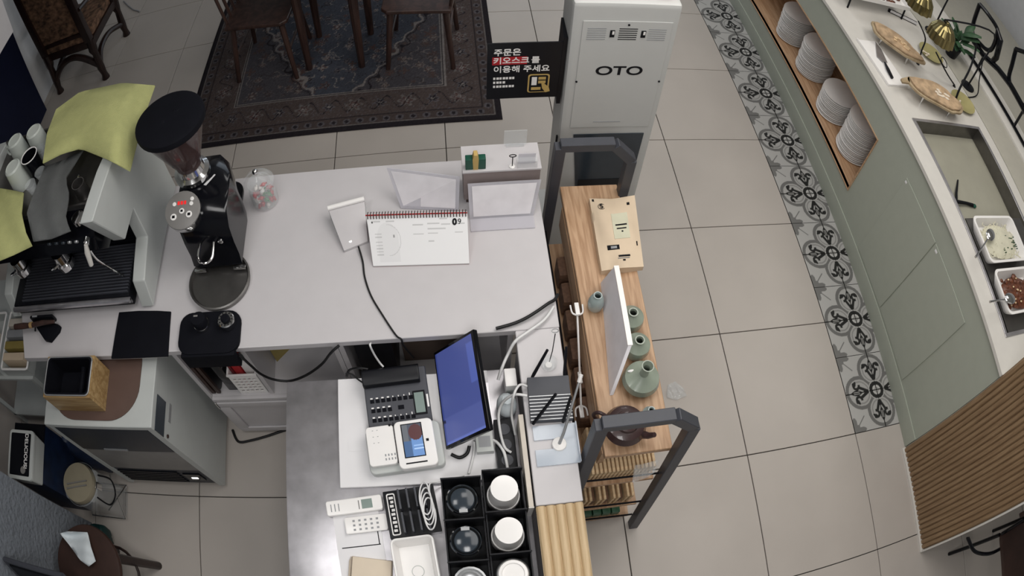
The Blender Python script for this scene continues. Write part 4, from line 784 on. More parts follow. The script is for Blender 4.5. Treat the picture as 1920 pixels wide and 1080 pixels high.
# phone
ph = thing('desk_phone', 'black desk telephone with a handset and small screen', 'telephone', (-1.412, 0.132, BZ), math.radians(4))
obj('phone_body', B().prism([(-0.09, 0.0), (-0.09, 0.022), (0.03, 0.042), (0.088, 0.046), (0.092, 0.0)], -0.100, 0.100, 'x'), 'charcoal', ph, bevel=0.006, seg=3)
obj('handset', B().prism([(0.032, 0.0455), (0.034, 0.066), (0.055, 0.076), (0.08, 0.074), (0.092, 0.058), (0.092, 0.047)], -0.101, 0.080, 'x'), 'black', ph, bevel=0.009, seg=4)
sl_ = math.atan2(0.02, 0.12)
def phs(x, y): return 0.022 + (y + 0.09) * 0.1667
pk = B(); pl_ = B()
for r in range(3):
    for c in range(8):
        if r == 1 and c > 3: continue
        x = -0.085 + c * 0.0175; y = -0.068 + r * 0.030; z = phs(x, y); pk.box(x, x + 0.012, y - 0.006, y + 0.005, z - 0.002, z + 0.003); pl_.box(x + 0.001, x + (0.004 if c > 3 else 0.0085), y + 0.006, y + 0.0105 if c < 7 else y + 0.014, z + 0.0008, z + 0.0028)
pk.box(0.0, 0.018, -0.042, -0.03, phs(0, -.036) - 0.002, phs(0, -.036) + 0.003)
k_ = obj('keypad', pk, 'rubber', ph); k_['kind'] = 'stuff'; k_ = obj('key_marking', pl_, 'plate', ph); k_['kind'] = 'stuff'
obj('screen_bezel', B().box(0.050, 0.088, -0.066, 0.010, 0, 0.002).move(T(0, -0.09, 0.0235, rx=sl_) @ T(0, 0.09, 0)), 'ink', ph); obj('screen', B().box(0.054, 0.083, -0.060, 0.004, 0.002, 0.003).move(T(0, -0.09, 0.0235, rx=sl_) @ T(0, 0.09, 0)), 'lcd', ph)
obj('side_key', B().box(0.091, 0.097, -0.045, -0.005, 0, 0.003).move(T(0, -0.09, 0.0235, rx=sl_) @ T(0, 0.09, 0)), 'plate', ph)
cable('handset_cord', [P(648, 700, z=BZ + 0.012), P(660, 702, z=BZ + 0.01), P(672, 712, z=BZ + 0.008), P(684, 720, z=BZ + 0.012)], 0.003, 'cable_black', 'short black cord with a plug at the side of the phone')
cable('plug_cord', [P(650, 706, z=BZ + 0.006), P(655, 694, z=BZ + 0.02), P(672, 690, z=BZ + 0.05), P(690, 692, z=BZ + 0.05)], 0.004, 'cable_black', 'thick black cord looping behind the phone corner')
# card terminal
tm = thing('card_terminal', 'white card payment terminal with a colour screen and printer', 'card terminal', (-1.40, -0.028, BZ), math.radians(5))
obj('printer_body', B().prism(rrect(-0.112, 0.118, -0.082, 0.066, 0.018), 0.0, 0.035), 'lightgrey', tm, bevel=0.006, seg=3)
tp = obj('left_pad', B().prism(rrect(-0.108, -0.022, -0.062, 0.064, 0.012), 0.0355, 0.056), 'plate', tm, bevel=0.004, seg=3)
kk = B()
for r in range(5):
    for c in range(4 if r < 2 else 2): x = -0.058 + c * 0.0095; kk.box(x, x + 0.004, -0.048 + r * 0.013, -0.041 + r * 0.013, 0.0562, 0.0568) if r < 2 else kk.box(-0.088 + c * 0.014, -0.084 + c * 0.014, -0.03 + r * 0.02, -0.0285 + r * 0.02, 0.0562, 0.0566)
k_ = obj('key_marking', kk, 'greyp', tp); k_['kind'] = 'stuff'; obj('pad_hole', B().lathe([(0.004, 0.0562), (0.004, 0.057)], 10, (-0.032, 0.062, 0)), 'ink', tp)
th_ = obj('terminal_head', B().prism(rrect(-0.019, 0.098, -0.085, 0.066, 0.016), 0.0355, 0.066), 'plate', tm, bevel=0.005, seg=3)
n1, n2 = 34, 52; U, V = np.meshgrid(np.linspace(0, 1, n1), np.linspace(0, 1, n2)); C3 = np.zeros(U.shape + (3,)); C3[:] = lin((60, 66, 78)); C3[(U < .3)] = lin((84, 88, 94)); C3[(V < .48)] = lin((58, 84, 120)); C3[(U > .42) & (V < .62)] = lin((88, 122, 170)); C3[np.hypot((U - .68) / .36, (V - .74) / .25) < 1] = lin((70, 38, 40)); C3[(V > .2) & (V < .24) & (U > .5)] = lin((150, 176, 210)); C3[(V > .3) & (V < .34) & (U > .5)] = lin((130, 160, 200))
x0, x1, y0, y1 = 0.004, 0.062, -0.05, 0.052
obj('screen_frame', B().box(x0 - .003, x1 + .003, y0 - .003, y1 + .003, 0.0662, 0.0668), 'ink', th_)
printed('screen', [[(x0 + (x1 - x0) * u, y0 + (y1 - y0) * v, 0.0672) for u in np.linspace(0, 1, n1)] for v in np.linspace(0, 1, n2)], C3, 'screen', th_)
obj('card_slot', B().box(0.002, 0.066, -0.072, -0.068, 0.0662, 0.0672), 'ink', th_); obj('side_button', B().box(0.072, 0.080, -0.008, 0.0, 0.0662, 0.068), 'ink', th_)
obj('divider_groove', B().box(-0.022, -0.0195, -0.06, 0.07, 0.05, 0.0555), 'ink', tm)
# monitor
bl0, br0 = Vector((-1.268, 0.262, 0.775)), Vector((-1.262, -0.058, 0.775)); tl0, tr0 = Vector((-1.168, 0.262, 0.945)), Vector((-1.146, -0.058, 0.945))
bl0, br0 = P(813, 662, z=0.775), P(836, 843, z=0.775); tl0, tr0 = P(887, 617, z=0.955), P(918, 805, z=0.955)
mo = thing('pos_monitor', 'slim black monitor showing a plain blue screen on the desk', 'monitor', (-1.18, 0.09, ST)); off = Vector((-1.18, 0.09, ST))
nn = (br0 - bl0).cross(tl0 - bl0).normalized()
if nn.x > 0: nn = -nn
obj('screen_housing', B().hexa([v - nn * 0.014 - off for v in (bl0, br0, tr0, tl0)], [v - off for v in (bl0, br0, tr0, tl0)]), 'gloss', mo, bevel=0.003)
def onm(u, v): return bl0.lerp(br0, u).lerp(tl0.lerp(tr0, u), v) - off + nn * 0.0008
n1, n2 = 60, 40; us, vs = np.linspace(.03, .97, n1), np.linspace(.035, .94, n2); U, V = np.meshgrid(us, vs); C3 = np.zeros(U.shape + (3,)); C3[:] = lin((66, 76, 132)); C3[U > .70] = lin((74, 84, 140)); C3[(U > .94)] = lin((90, 104, 170)); C3[(V < .06)] = lin((50, 62, 120)); C3[(V > .8) & (U > .1) & (U < .5)] = lin((76, 90, 156)); C3[(V < .1) & (U > .72) & (U < .76)] = lin((20, 24, 50))
printed('screen', [[tuple(onm(u, v)) for u in us] for v in vs], C3, 'screen', mo)
obj('stand_neck', B().hexa([v - off for v in (Vector((-1.19, 0.13, ST + .0270)), Vector((-1.19, 0.07, ST + .0270)), Vector((-1.155, 0.07, ST + .0270)), Vector((-1.155, 0.13, ST + .0270)))], [onm(.42, .5) - nn * .016, onm(.6, .5) - nn * .016, onm(.6, .62) - nn * .016, onm(.42, .62) - nn * .016]), 'black', mo)
obj('stand_base', B().box(-0.075, 0.055, -0.07, 0.08, 0.0, 0.012).move(T(0, 0, 0.0155)), 'steel', mo, bevel=0.003)
# router and what stands on the white ledge
LZ = CT + 0.0005
ro = thing('wifi_router', 'black ribbed router with four antennas on the white ledge', 'router', (-0.957, 0.048, LZ), math.radians(-2))
obj('router_body', B().box(-0.062, 0.062, -0.068, 0.072, 0.004, 0.026), 'charcoal', ro, bevel=0.003)
for k in range(8): obj('cooling_rib', B().box(-0.061, 0.061, -0.066 + k * 0.0105, -0.0635 + k * 0.0105, 0.0262, 0.030), 'silver', ro)
for x in (-.05, .05):
    for y in (-.055, .06): obj('foot', B().lathe([(0.005, 0), (0.005, 0.004)], 8, (x, y, 0)), 'rubber', ro)
for (a, b_) in (((-0.046, 0.074, 0.02), (-0.006, 0.115, 0.12)), ((0.05, 0.074, 0.02), (0.052, 0.13, 0.10)), ((-0.055, -0.074, 0.02), (0.006, -0.022, 0.12)), ((0.032, -0.074, 0.02), (0.048, -0.03, 0.11))):
    obj('antenna', B().tube([a, Vector(a).lerp(Vector(b_), .12), b_], [0.0045, 0.0055, 0.0042], 8), 'black', ro)
t = thing('memo_holder', 'wire memo holder with a round glass foot behind the router', 'memo holder', (-0.945, 0.165, LZ))
obj('glass_foot', B().lathe([(0.018, 0), (0.025, 0.010), (0.025, 0.026), (0.014, 0.040), (0.003, 0.044)], 20), 'clear', t); obj('weight', B().lathe([(0.012, 0.001), (0.010, 0.008)], 14), 'plate', t)
obj('wire_stem', B().tube([(0, 0, 0.03), (0.006, 0.012, 0.08), (0.014, 0.045, 0.125)], 0.0014, 6), 'ink', t); obj('clip_ring', B().tube([(0.014 + 0.010 * math.cos(a), 0.052 + 0.006 * math.sin(a), 0.13) for a in np.linspace(0, 2 * PI, 13)], 0.0015, 6), 'silver', t)
t = thing('acrylic_tray', 'pale blue acrylic name card tray on the ledge before the router', 'tray', (-0.952, -0.089, LZ))
b = B().box(-0.064, 0.062, -0.062, -0.012, 0, 0.006).box(-0.064, 0.062, 0.018, 0.062, 0, 0.006).box(-0.005, 0.062, -0.012, 0.018, 0, 0.006)
obj('tray_plate', b, 'bluefilm', t); obj('back_wall', B().box(0.060, 0.063, -0.062, 0.062, 0.0062, 0.02), 'bluefilm', t)
t = thing('microphone_stand', 'thin silver rod on a white disc standing on the blue tray', 'stand', (-0.945, -0.089, LZ + 0.0062))
obj('disc', B().lathe([(0.022, 0), (0.020, 0.004), (0.008, 0.008)], 24), 'plate', t); obj('rod', B().tube([(0, 0, 0.007), (0.01, 0.018, 0.05), (0.056, 0.13, 0.15)], [0.005, 0.0045, 0.0035], 8), 'silver', t)
obj('tip', B().tube([(0.056, 0.13, 0.15), (0.062, 0.145, 0.165)], 0.006, 8), 'plate', t)
# cables along the ledge
cable('counter_cable', [P(930, 616, z=CT + .012), P(962, 607, z=CT + .012), P(985, 597, z=CT + .015), P(1008, 583, z=CT + .02), P(1028, 569, z=CT + .02), P(1040, 562, z=CT + .012), P(1046, 552, z=CT + .005)], 0.0055, 'cable_black', 'thick black cable crossing the counter corner to the snack rack')
cable('network_cable', [P(1038, 575, z=CT + .02), P(1020, 600, z=CT + .02), P(990, 622, z=CT + .02), P(966, 640, z=CT + .015), P(952, 665, z=CT - .02), P(941, 690, z=CT - .04), P(934, 712, z=ST + .06)], 0.005, 'cable_white', 'white network cable arching over the ledge end')
cable('network_cable', [P(988, 742, z=CT + .02), P(965, 740, z=CT + .02), P(945, 752, z=CT - .02), P(935, 775, z=CT - .05), P(938, 810, z=ST + .06), P(946, 838, z=ST + .052), P(958, 848, z=ST + .041)], 0.0045, 'cable_white', 'white network cable curving from the router down to the power strip')
cable('network_cable', [P(988, 724, z=CT + .018), P(974, 722, z=CT + .032), P(963, 742, z=CT + .036), P(959, 775, z=CT - .04), P(963, 800, z=ST + .06), P(966, 815, z=ST + .041)], 0.004, 'cable_white', 'thin white network cable hanging straight from the router')
cable('monitor_cable', [P(910, 822, z=ST + .02), P(930, 828, z=ST + .04), P(945, 848, z=ST + .046), P(952, 880, z=ST + .041)], 0.005, 'cable_white', 'white cable bowing out from under the monitor')
cable('monitor_cable', [P(846, 852, z=BZ + .01), P(862, 858, z=BZ + .01), P(876, 850, z=BZ + .012), P(880, 836, z=BZ + .02)], 0.006, 'cable_black', 'short thick black plug cable below the monitor corner')
cable('tablet_cable', [P(889, 828, z=BZ + .02), P(889, 845, z=BZ + .006), P(885, 865, z=BZ + .005), P(879, 888, z=BZ + .005)], 0.004, 'cable_white', 'white cable with a plug running towards the cup organiser')
t = thing('power_adapter', 'white power adapter standing between the monitor and the ledge', 'adapter', (-1.058, 0.157, ST)); obj('adapter_body', B().box(-0.018, 0.018, -0.030, 0.030, 0.0, 0.085), 'plate', t, bevel=0.004); obj('plug_face', B().box(-0.012, 0.012, -0.0312, -0.0302, 0.02, 0.05), 'lightgrey', t)
t = thing('mesh_bag', 'small white cloth pouch beside the router plugs', 'pouch', (-1.076, 0.084, ST)); obj('pouch_body', B().ell((0, 0, 0.035), (0.032, 0.04, 0.036), 14, 9), 'tissue', t, ang=80); obj('pouch_tie', B().tube([(0, 0, 0.068), (0, 0, 0.085)], [0.006, 0.016], 8), 'tissue', t)
t = thing('power_strip', 'black power strip with plugs under the white cables', 'power strip', (-1.092, -0.045, ST)); obj('strip_body', B().box(-0.03, 0.03, -0.085, 0.085, 0, 0.035), 'black', t, bevel=0.004)
for y in (-.05, 0, .05): obj('socket', B().lathe([(0.018, 0.0352), (0.018, 0.037)], 16, (0, y, 0)), 'charcoal', t)
t = thing('adapter_block', 'grey adapter block beside the black power strip', 'adapter', (-1.155, -0.03, BZ)); obj('adapter_body', B().box(-0.026, 0.026, -0.035, 0.03, 0, 0.03), 'lightgrey', t, bevel=0.003); obj('label', B().box(-0.018, 0.018, -0.02, 0.015, 0.0302, 0.0308), 'greyp', t)
t = thing('cable_duct', 'long beige cable duct along the inner side of the ledge', 'cable duct', (-1.046, -0.13, ST)); obj('duct_body', B().box(-0.0055, 0.009, -0.135, 0.15, 0, 0.12), 'beige', t, bevel=0.002); obj('end_cap', B().box(-0.006, 0.0095, -0.139, -0.1355, 0, 0.121), 'cream_top', t)
# remotes and papers
TZ2 = ST + 0.0005
pp = thing('paper_sheet', 'white paper form lying under the remotes on the steel table', 'paper', (-1.545, -0.30, TZ2), math.radians(5)); obj('sheet', B().box(-0.085, 0.058, -0.12, 0.11, 0, 0.0008), 'paper', pp)
obj('table_rule', B().box(-0.07, 0.05, -0.032, -0.029, 0.0009, 0.0012).box(0.045, 0.048, -0.03, 0.02, 0.0009, 0.0012), 'ink', pp)
rm = thing('remote_control', 'white air conditioner remote with a small screen beside the charger', 'remote', (-1.563, -0.205, TZ2 + 0.001), math.radians(6)); obj('remote_body', B().prism(rrect(-0.09, 0.085, -0.024, 0.024, 0.008), 0, 0.02), 'plate', rm, bevel=0.005, seg=3); obj('remote_screen', B().box(0.022, 0.055, -0.014, 0.015, 0.0202, 0.0208), 'lcd', rm)
kk = B()
for k in range(3): kk.box(-0.075 + k * 0.012, -0.072 + k * 0.012, -0.012, 0.012, 0.0202, 0.0206)
k_ = obj('key_marking', kk, 'greyp', rm); k_['kind'] = 'stuff'; obj('remote_stripe', B().box(0.012, 0.015, -0.014, 0.014, 0.0202, 0.0206), 'midgrey', rm)
rm = thing('remote_control', 'flat white remote with grey keys on the paper form', 'remote', (-1.522, -0.262, TZ2 + 0.0015), math.radians(5)); obj('remote_body', B().prism(rrect(-0.075, 0.055, -0.026, 0.026, 0.006), 0, 0.012), 'plate', rm, bevel=0.003)
kk = B()
for r in range(3):
    for c in range(5): kk.box(-0.05 + c * 0.018, -0.043 + c * 0.018, -0.018 + r * 0.014, -0.012 + r * 0.014, 0.0121, 0.0132)
k_ = obj('key', kk, 'greyp', rm); k_['kind'] = 'stuff'
cg = thing('charger_dock', 'black slotted charging dock with a framed label strip', 'charger', (-1.392, -0.235, TZ2), math.radians(6))
obj('dock_base', B().box(-0.075, 0.08, -0.075, 0.075, 0, 0.03), 'black', cg, bevel=0.003); obj('label_strip', B().prism(rrect(-0.066, -0.040, -0.066, 0.066, 0.006), 0.0302, 0.0312), 'plate', cg); obj('label_field', B().prism(rrect(-0.0625, -0.0435, -0.062, 0.062, 0.004), 0.0313, 0.0318), 'ink', cg)
for k in range(9): obj('label_icon', B().box(-0.059 + (k % 2) * .003, -0.048 + (k % 3) * .001, -0.055 + k * 0.0128, -0.047 + k * 0.0128, 0.0319, 0.0323), 'plate', cg)
for r in range(2):
    for c in range(4): obj('slot_blade', B().box(-0.028 + c * 0.025, -0.022 + c * 0.025, -0.068 + r * 0.072, -0.006 + r * 0.072, 0.0302, 0.075), 'charcoal', cg, bevel=0.002)
rg = random.Random(3)
pts = [Vector((-1.345 + 0.016 * math.cos(k * 0.8) + 0.002 * k / 5, -0.20 - 0.002 * k + 0.045 * math.sin(k * 0.8), 0.808 + 0.006 * math.sin(k * 1.7))) for k in range(34)]
cable('coiled_cable', [Vector((-1.225, -0.128, 0.7385)), Vector((-1.27, -0.138, 0.742)), Vector((-1.312, -0.150, 0.765)), Vector((-1.328, -0.165, 0.80))] + pts, 0.0025, 'cable_white', 'tangled white cable lying coiled on the charging dock')
tr = thing('plastic_tray', 'white rectangular plastic tray with a round mark on the steel table', 'tray', (-1.385, -0.437, TZ2), math.radians(5))
b = B().hexa([(-.045, -.10, 0), (.045, -.10, 0), (.045, .10, 0), (-.045, .10, 0)], [(-.045, -.10, .004), (.045, -.10, .004), (.045, .10, .004), (-.045, .10, .004)])
for (a, c, d_, e_) in (((-.045, -.10), (.045, -.10), (.058, -.115), (-.058, -.115)), ((.045, -.10), (.045, .10), (.058, .115), (.058, -.115)), ((.045, .10), (-.045, .10), (-.058, .115), (.058, .115)), ((-.045, .10), (-.045, -.10), (-.058, -.115), (-.058, .115))):
    b.hexa([a + (0.0,), c + (0.0,), c + (.004,), a + (.004,)], [e_ + (.045,), d_ + (.045,), (d_[0] * 1.02, d_[1] * 1.02, .05), (e_[0] * 1.02, e_[1] * 1.02, .05)])
obj('tray_body', b, 'plate', tr); obj('tray_rim', B().tube([(a, c, 0.05) for a, c in rrect(-.061, .061, -.119, .119, .015) + rrect(-.061, .061, -.119, .119, .015)[:1]], 0.004, 6), 'plate', tr); obj('round_mark', B().tube([(0.018 * math.cos(a), 0.02 + 0.018 * math.sin(a), 0.0045) for a in np.linspace(0, 2 * PI, 21)], 0.0012, 5), 'lightgrey', tr)
t = thing('kraft_bag', 'beige kraft paper bag lying flat beside the white tray', 'paper bag', (-1.53, -0.45, TZ2 + 0.001), math.radians(-4)); obj('bag_body', B().hexa([(-.07, -.16, 0), (.06, -.16, 0), (.065, .075, 0), (-.06, .085, 0)], [(-.065, -.16, .03), (.055, -.16, .03), (.062, .072, .012), (-.055, .082, .012)]), 'kraft', t, bevel=0.003); obj('side_fold', B().hexa([(-.078, -.16, 0), (-.0705, -.16, 0), (-.0605, .085, 0), (-.068, .07, 0)], [(-.075, -.16, .02), (-.07, -.16, .025), (-.06, .082, .010), (-.066, .07, .008)]), 'kraft', t)
# cup organiser
oc = thing('cup_organiser', 'black two-column cup organiser on the steel table', 'organiser', (-1.176, -0.158, TZ2))
b = B(); w_ = 0.116
for c in range(2):
    for r in range(3):
        x0 = -0.118 + c * 0.119; y1 = -0.002 - r * 0.124 + (0.012 if c else 0); y0 = y1 - 0.121; h_ = 0.10 + 0.015 * c
        b.box(x0, x0 + w_, y0, y1, 0, 0.004).box(x0, x0 + w_, y1 - 0.004, y1, 0.004, h_ + .03).box(x0, x0 + 0.004, y0, y1 - 0.004, 0.004, h_).box(x0 + w_ - 0.004, x0 + w_, y0, y1 - 0.004, 0.004, h_).box(x0 + 0.004, x0 + w_ - 0.004, y0, y0 + 0.004, 0.004, h_ - 0.05)
        if r == 2: break
obj('compartment', b, 'black', oc)
for k in range(2): obj('foot_pad', B().box(-0.1135 + k * 0.216, -0.1075 + k * 0.216, -0.366 + k * 0.012, -0.360 + k * 0.012, 0.0045, 0.006), 'rubber', oc)
def cup(px, py, ztop, label, kind, h):
    p = P(px, py, z=ztop); c_ = 1 if px > 910 else 0; r_ = 0 if py < 960 else 1 if py < 1040 else 2
    p.x = -1.176 + (-0.060 if c_ == 0 else 0.059); p.y = -0.158 - 0.002 - r_ * 0.124 + (0.012 if c_ else 0) - 0.0605 - 0.003; ztop = TZ2 + 0.0042 + h
    t = thing('paper_cup' if kind == 'cup' else 'plastic_cup', label, 'cup', (p.x, p.y, ztop - h), 0, 'cups and lids in the organiser')
    return t
for px, py, lab in ((943, 918, 'white paper cup upside down in the organiser compartment by the beige duct'), (949, 998, 'white paper cup upside down in the middle organiser compartment')):
    t = cup(px, py, 0.885, lab, 'cup', 0.155); obj('cup_wall', B().lathe([(0.046, 0), (0.048, 0.006), (0.046, 0.012), (0.038, 0.15)], 32, cap=False), 'plate', t); obj('cup_base', B().lathe([(0.038, 0.148), (0.0385, 0.155), (0.036, 0.1555), (0.002, 0.1545)], 32), 'plate', t); obj('rim_ring', B().lathe([(0.0455, 0.058), (0.049, 0.062), (0.0475, 0.068), (0.044, 0.068)], 32, cap=False), 'plate', t)
for px, py, lab in ((868, 945, 'clear lidded cup with a dark centre in the compartment by the charging dock'), (871, 1015, 'clear cup with a sip lid in the middle compartment of the organiser')):
    t = cup(px, py, 0.835, lab, 'lid', 0.110); obj('lid_stack', B().lathe([(0.044, 0), (0.045, 0.09), (0.046, 0.1)], 32, cap=False), 'lidclear', t); obj('lid_rim', B().lathe([(0.045, 0.10), (0.047, 0.106), (0.043, 0.110), (0.040, 0.106)], 32, cap=False), 'chrome', t); obj('lid_dome', B().lathe([(0.036, 0.100), (0.033, 0.108), (0.02, 0.112), (0.002, 0.113)], 32), 'slate', t); obj('sip_tab', B().box(-0.012, 0.012, -0.040, -0.030, 0.107, 0.112) if py < 1000 else B().box(-0.012, 0.012, 0.030, 0.040, 0.107, 0.112), 'silver', t)
t = cup(872, 1078, 0.83, 'clear cup with a crinkled lid in the front compartment beside the white tray', 'lid', 0.105); obj('lid_wall', B().lathe([(0.044, 0), (0.046, 0.098)], 32, cap=False), 'lidclear', t); obj('lid_top', B().lathe([(0.046, 0.098), (0.048, 0.104), (0.042, 0.105), (0.036, 0.1), (0.03, 0.104), (0.024, 0.1), (0.002, 0.1)], 20), 'silver', t)
t = cup(950, 1075, 0.87, 'white ringed cup standing upside down in the front compartment by the fluted ledge', 'cup', 0.14); obj('cup_wall', B().lathe([(0.043, 0), (0.047, 0.125), (0.045, 0.13)], 32, cap=False), 'lidclear', t); obj('cup_base', B().lathe([(0.044, 0.125), (0.040, 0.138), (0.032, 0.139), (0.030, 0.134), (0.002, 0.134)], 32), 'plate', t)
# ================================================================ SNACK RACK AND KIOSK
rk = thing('snack_rack', 'oak-topped snack rack with charcoal steel end frames and shelves', 'rack', (-0.70, 0.33, 0)); off = Vector((-0.70, 0.33, 0))
def fr_(pts, nm='end_frame'):
    b = B()
    for a, c in zip(pts, pts[1:]):
        a, c = Vector(a) - off, Vector(c) - off; d = (c - a).normalized() * 0.0
        b.bar(a - d, c + d, 0.036, 0.036, up=(0, 1, 0))
    return obj(nm, b, 'charcoal', rk, bevel=0.002, seg=1)
nf = [(-0.868, -0.205, 0.0), (-0.862, -0.115, 1.085), (-0.66, -0.115, 1.085), (-0.582, -0.122, 1.0), (-0.566, -0.225, 0.0)]
ff = [(-0.855, 0.845, 0.0), (-0.838, 0.825, 1.085), (-0.655, 0.825, 1.085), (-0.582, 0.83, 1.0), (-0.570, 0.86, 0.0)]
fr_(nf); fr_(ff)
def yn(z): return -0.205 + 0.09 * z / 1.085 + 0.012
obj('oak_top', B().box(-0.805 - off.x, -0.592 - off.x, -0.128 - off.y, 0.875 - off.y, 0.772, WT), 'oak', rk, bevel=0.002, seg=1)
obj('oak_apron', B().box(-0.807 - off.x, -0.789 - off.x, -0.11 - off.y, 0.80 - off.y, 0.66, 0.7715), 'oak', rk)
SH = (0.50, 0.20, 0.035)
for z in SH:
    obj('oak_shelf', B().box(-0.845 - off.x, -0.59 - off.x, yn(z) - 0.0 - off.y, 0.81 - off.y, z, z + 0.018), 'oak', rk)
for z in (0.60, 0.28, 0.10):
    obj('wire_rail', B().tube([(-0.853 - off.x, yn(z) - 0.008 - off.y, z), (-0.585 - off.x, yn(z) - 0.012 - off.y, z)], 0.004, 6), 'ink', rk)
    obj('wire_rail', B().tube([(-0.852 - off.x, yn(z) - 0.0 - off.y, z), (-0.85 - off.x, 0.82 - off.y, z)], 0.004, 6), 'ink', rk)
def packmesh(w_, d_, h_): return B().box(-w_ / 2, w_ / 2, -d_ / 2, d_ / 2, 0, h_)
rg = random.Random(9); pm = {}
def pack(name, m, x, y, z, size, label, group, rot=0, tilt=0):
    key = (name, m)
    if key not in pm: o = obj(name, packmesh(*size), m, bevel=min(size) * 0.2); pm[key] = o
    else: o = pm[key].copy(); COL.objects.link(o)
    o.location = (x, y, z + 0.0005 + 0.5 * size[0] * abs(math.sin(tilt))); o.rotation_euler = (0, tilt, rot); tag(o, label, 'snack', group)
# biscuits on edge, upper shelf
for r in range(2):
    for k in range(16):
        pack('biscuit', 'cookie', -0.818 + k * 0.0138, yn(0.5) + 0.056 + r * 0.085, 0.5185, (0.009, 0.078, 0.10), 'golden biscuit standing on edge in a clear pack on the upper rack shelf', 'biscuits on the upper rack shelf', 0, 0.05)
for k in range(12):
    pack('biscuit', 'choc' if k % 3 == 0 else 'cookie', -0.82 + k * 0.0175, yn(0.2) + 0.052, 0.2185, (0.011, 0.065, 0.06), 'chocolate biscuit standing on edge on the middle rack shelf' if k % 3 == 0 else 'golden biscuit standing on edge on the middle rack shelf', 'biscuits on the middle rack shelf', 0, 0.06)
for k in range(5):
    pack('seaweed_pack', 'greenpack', -0.80 + k * 0.038, yn(0.035) + 0.045, 0.0535, (0.034, 0.07, 0.05), 'green snack pack on the lowest rack shelf', 'green packs on the lowest rack shelf', 0, 0)
for j, y in enumerate((0.10, 0.21, 0.32, 0.43, 0.54, 0.65)):
    for z, m, nm in ((0.5185, 'choc', 'upper'), (0.2185, 'dkbrown', 'middle')):
        pack('snack_bag', m, -0.775, y, z, (0.11, 0.085, 0.10), 'dark snack bag in the row on the %s rack shelf behind the biscuits' % nm, 'dark snack bags on the %s shelf' % nm)
rows = coons([(1185, 905), (1200, 900), (1215, 895), (1228, 885)], [(1190, 872), (1205, 870), (1220, 866), (1235, 862)], [(1185, 905), (1190, 872)], [(1228, 885), (1235, 862)], lambda u, v: 0.64 + 0.004 * math.sin(u * 20) + 0.004 * math.sin(v * 9 + u * 5), 16, 6)
tag(obj('clear_wrapper', B().sheet(rows, 0.001), 'clear', ang=80), 'clear wrapper film over the biscuits on the upper rack shelf', 'wrapper')
# clear clip strip hanging on the rack's desk side
t = thing('clip_strip', 'white hanging clip strip with two hooks along the rack side', 'clip strip', (-0.86, 0.2, 0.72))
a, c = P(1082, 580, z=0.8037) - Vector((-0.86, 0.2, 0.72)), P(1090, 772, z=0.6225) - Vector((-0.86, 0.2, 0.72))
obj('strip', B().tube([a, a.lerp(c, .5), c], 0.0035, 6), 'plate', t)
for q, s in ((a, 1), (c, -1)):
    h = obj('hook', B().box(q.x - .007, q.x + .007, q.y - .022, q.y + .022, q.z - .004, q.z + .006), 'plate', t, bevel=0.002)
    obj('prong', B().tube(smoothpts([(q.x - .020, q.y + .016 * s, q.z), (q.x - .017, q.y - .012 * s, q.z), (q.x, q.y - .02 * s, q.z), (q.x + .017, q.y - .012 * s, q.z), (q.x + .020, q.y + .016 * s, q.z)], 4), 0.003, 6), 'plate', h)
q = a.lerp(c, .66); obj('joint', B().box(q.x - .006, q.x + .006, q.y - .02, q.y + .02, q.z - .004, q.z + .005), 'plate', t, bevel=0.002)
# on the oak top
WZ = WT + 0.0005
def paperbag(nm, label, bl, br, tr, tl, z0, h, logo):
    rows = coons([bl, ((bl[0] + br[0]) / 2, (bl[1] + br[1]) / 2 - 2), br], [tl, ((tl[0] + tr[0]) / 2, (tl[1] + tr[1]) / 2 + 4), tr], [bl, tl], [br, tr], lambda u, v: z0 + h * (0.35 + 0.65 * (math.sin(PI * min(max(u, .03), .97)) * math.sin(PI * min(max(v, .03), .97))) ** .45) + 0.002 * math.sin(u * 13 + v * 7), 18, 18)
    c = rows[9][9]; off2 = Vector((c.x, c.y, z0)); t = thing(nm, label, 'bag', off2)
    n = 18; top = [p - off2 for r in rows for p in r]; bot = [Vector((p.x, p.y, 0.0)) for p in top]; b = B(); o = len(top)
    f = [(j * n + i, j * n + i + 1, (j + 1) * n + i + 1, (j + 1) * n + i) for j in range(n - 1) for i in range(n - 1)]
    loop = list(range(n)) + [j * n + n - 1 for j in range(1, n)] + [(n - 1) * n + i for i in range(n - 2, -1, -1)] + [j * n for j in range(n - 2, 0, -1)]
    b.add(top + bot, f + [tuple(o + k for k in q[::-1]) for q in f] + [(loop[(k + 1) % len(loop)], loop[k], o + loop[k], o + loop[(k + 1) % len(loop)]) for k in range(len(loop))])
    obj('bag_body', b, 'cream', t, ang=60); return t, rows, off2
tA, rowsA, offA = paperbag('paper_bag', 'cream paper bag with printed labels lying on the oak top', (1128, 508), (1207, 500), (1190, 366), (1105, 372), WZ, 0.055, True)
def bagmark(nm, poly, m, th=0.0016):
    """a printed mark laid on the bag: polygon in bag u, v"""
    def at(u, v):
        x, y = u * 17, v * 17; i, j = min(16, int(x)), min(16, int(y)); fx, fy = x - i, y - j
        return (rowsA[j][i].lerp(rowsA[j][i + 1], fx)).lerp(rowsA[j + 1][i].lerp(rowsA[j + 1][i + 1], fx), fy) - offA
    (u0, v0, u1, v1) = poly; n = 5; rr = [[at(u0 + (u1 - u0) * i / n, v0 + (v1 - v0) * j / n) + Vector((0, 0, th)) for i in range(n + 1)] for j in range(n + 1)]
    obj(nm, B().sheet(rr, 0.0012), m, tA)
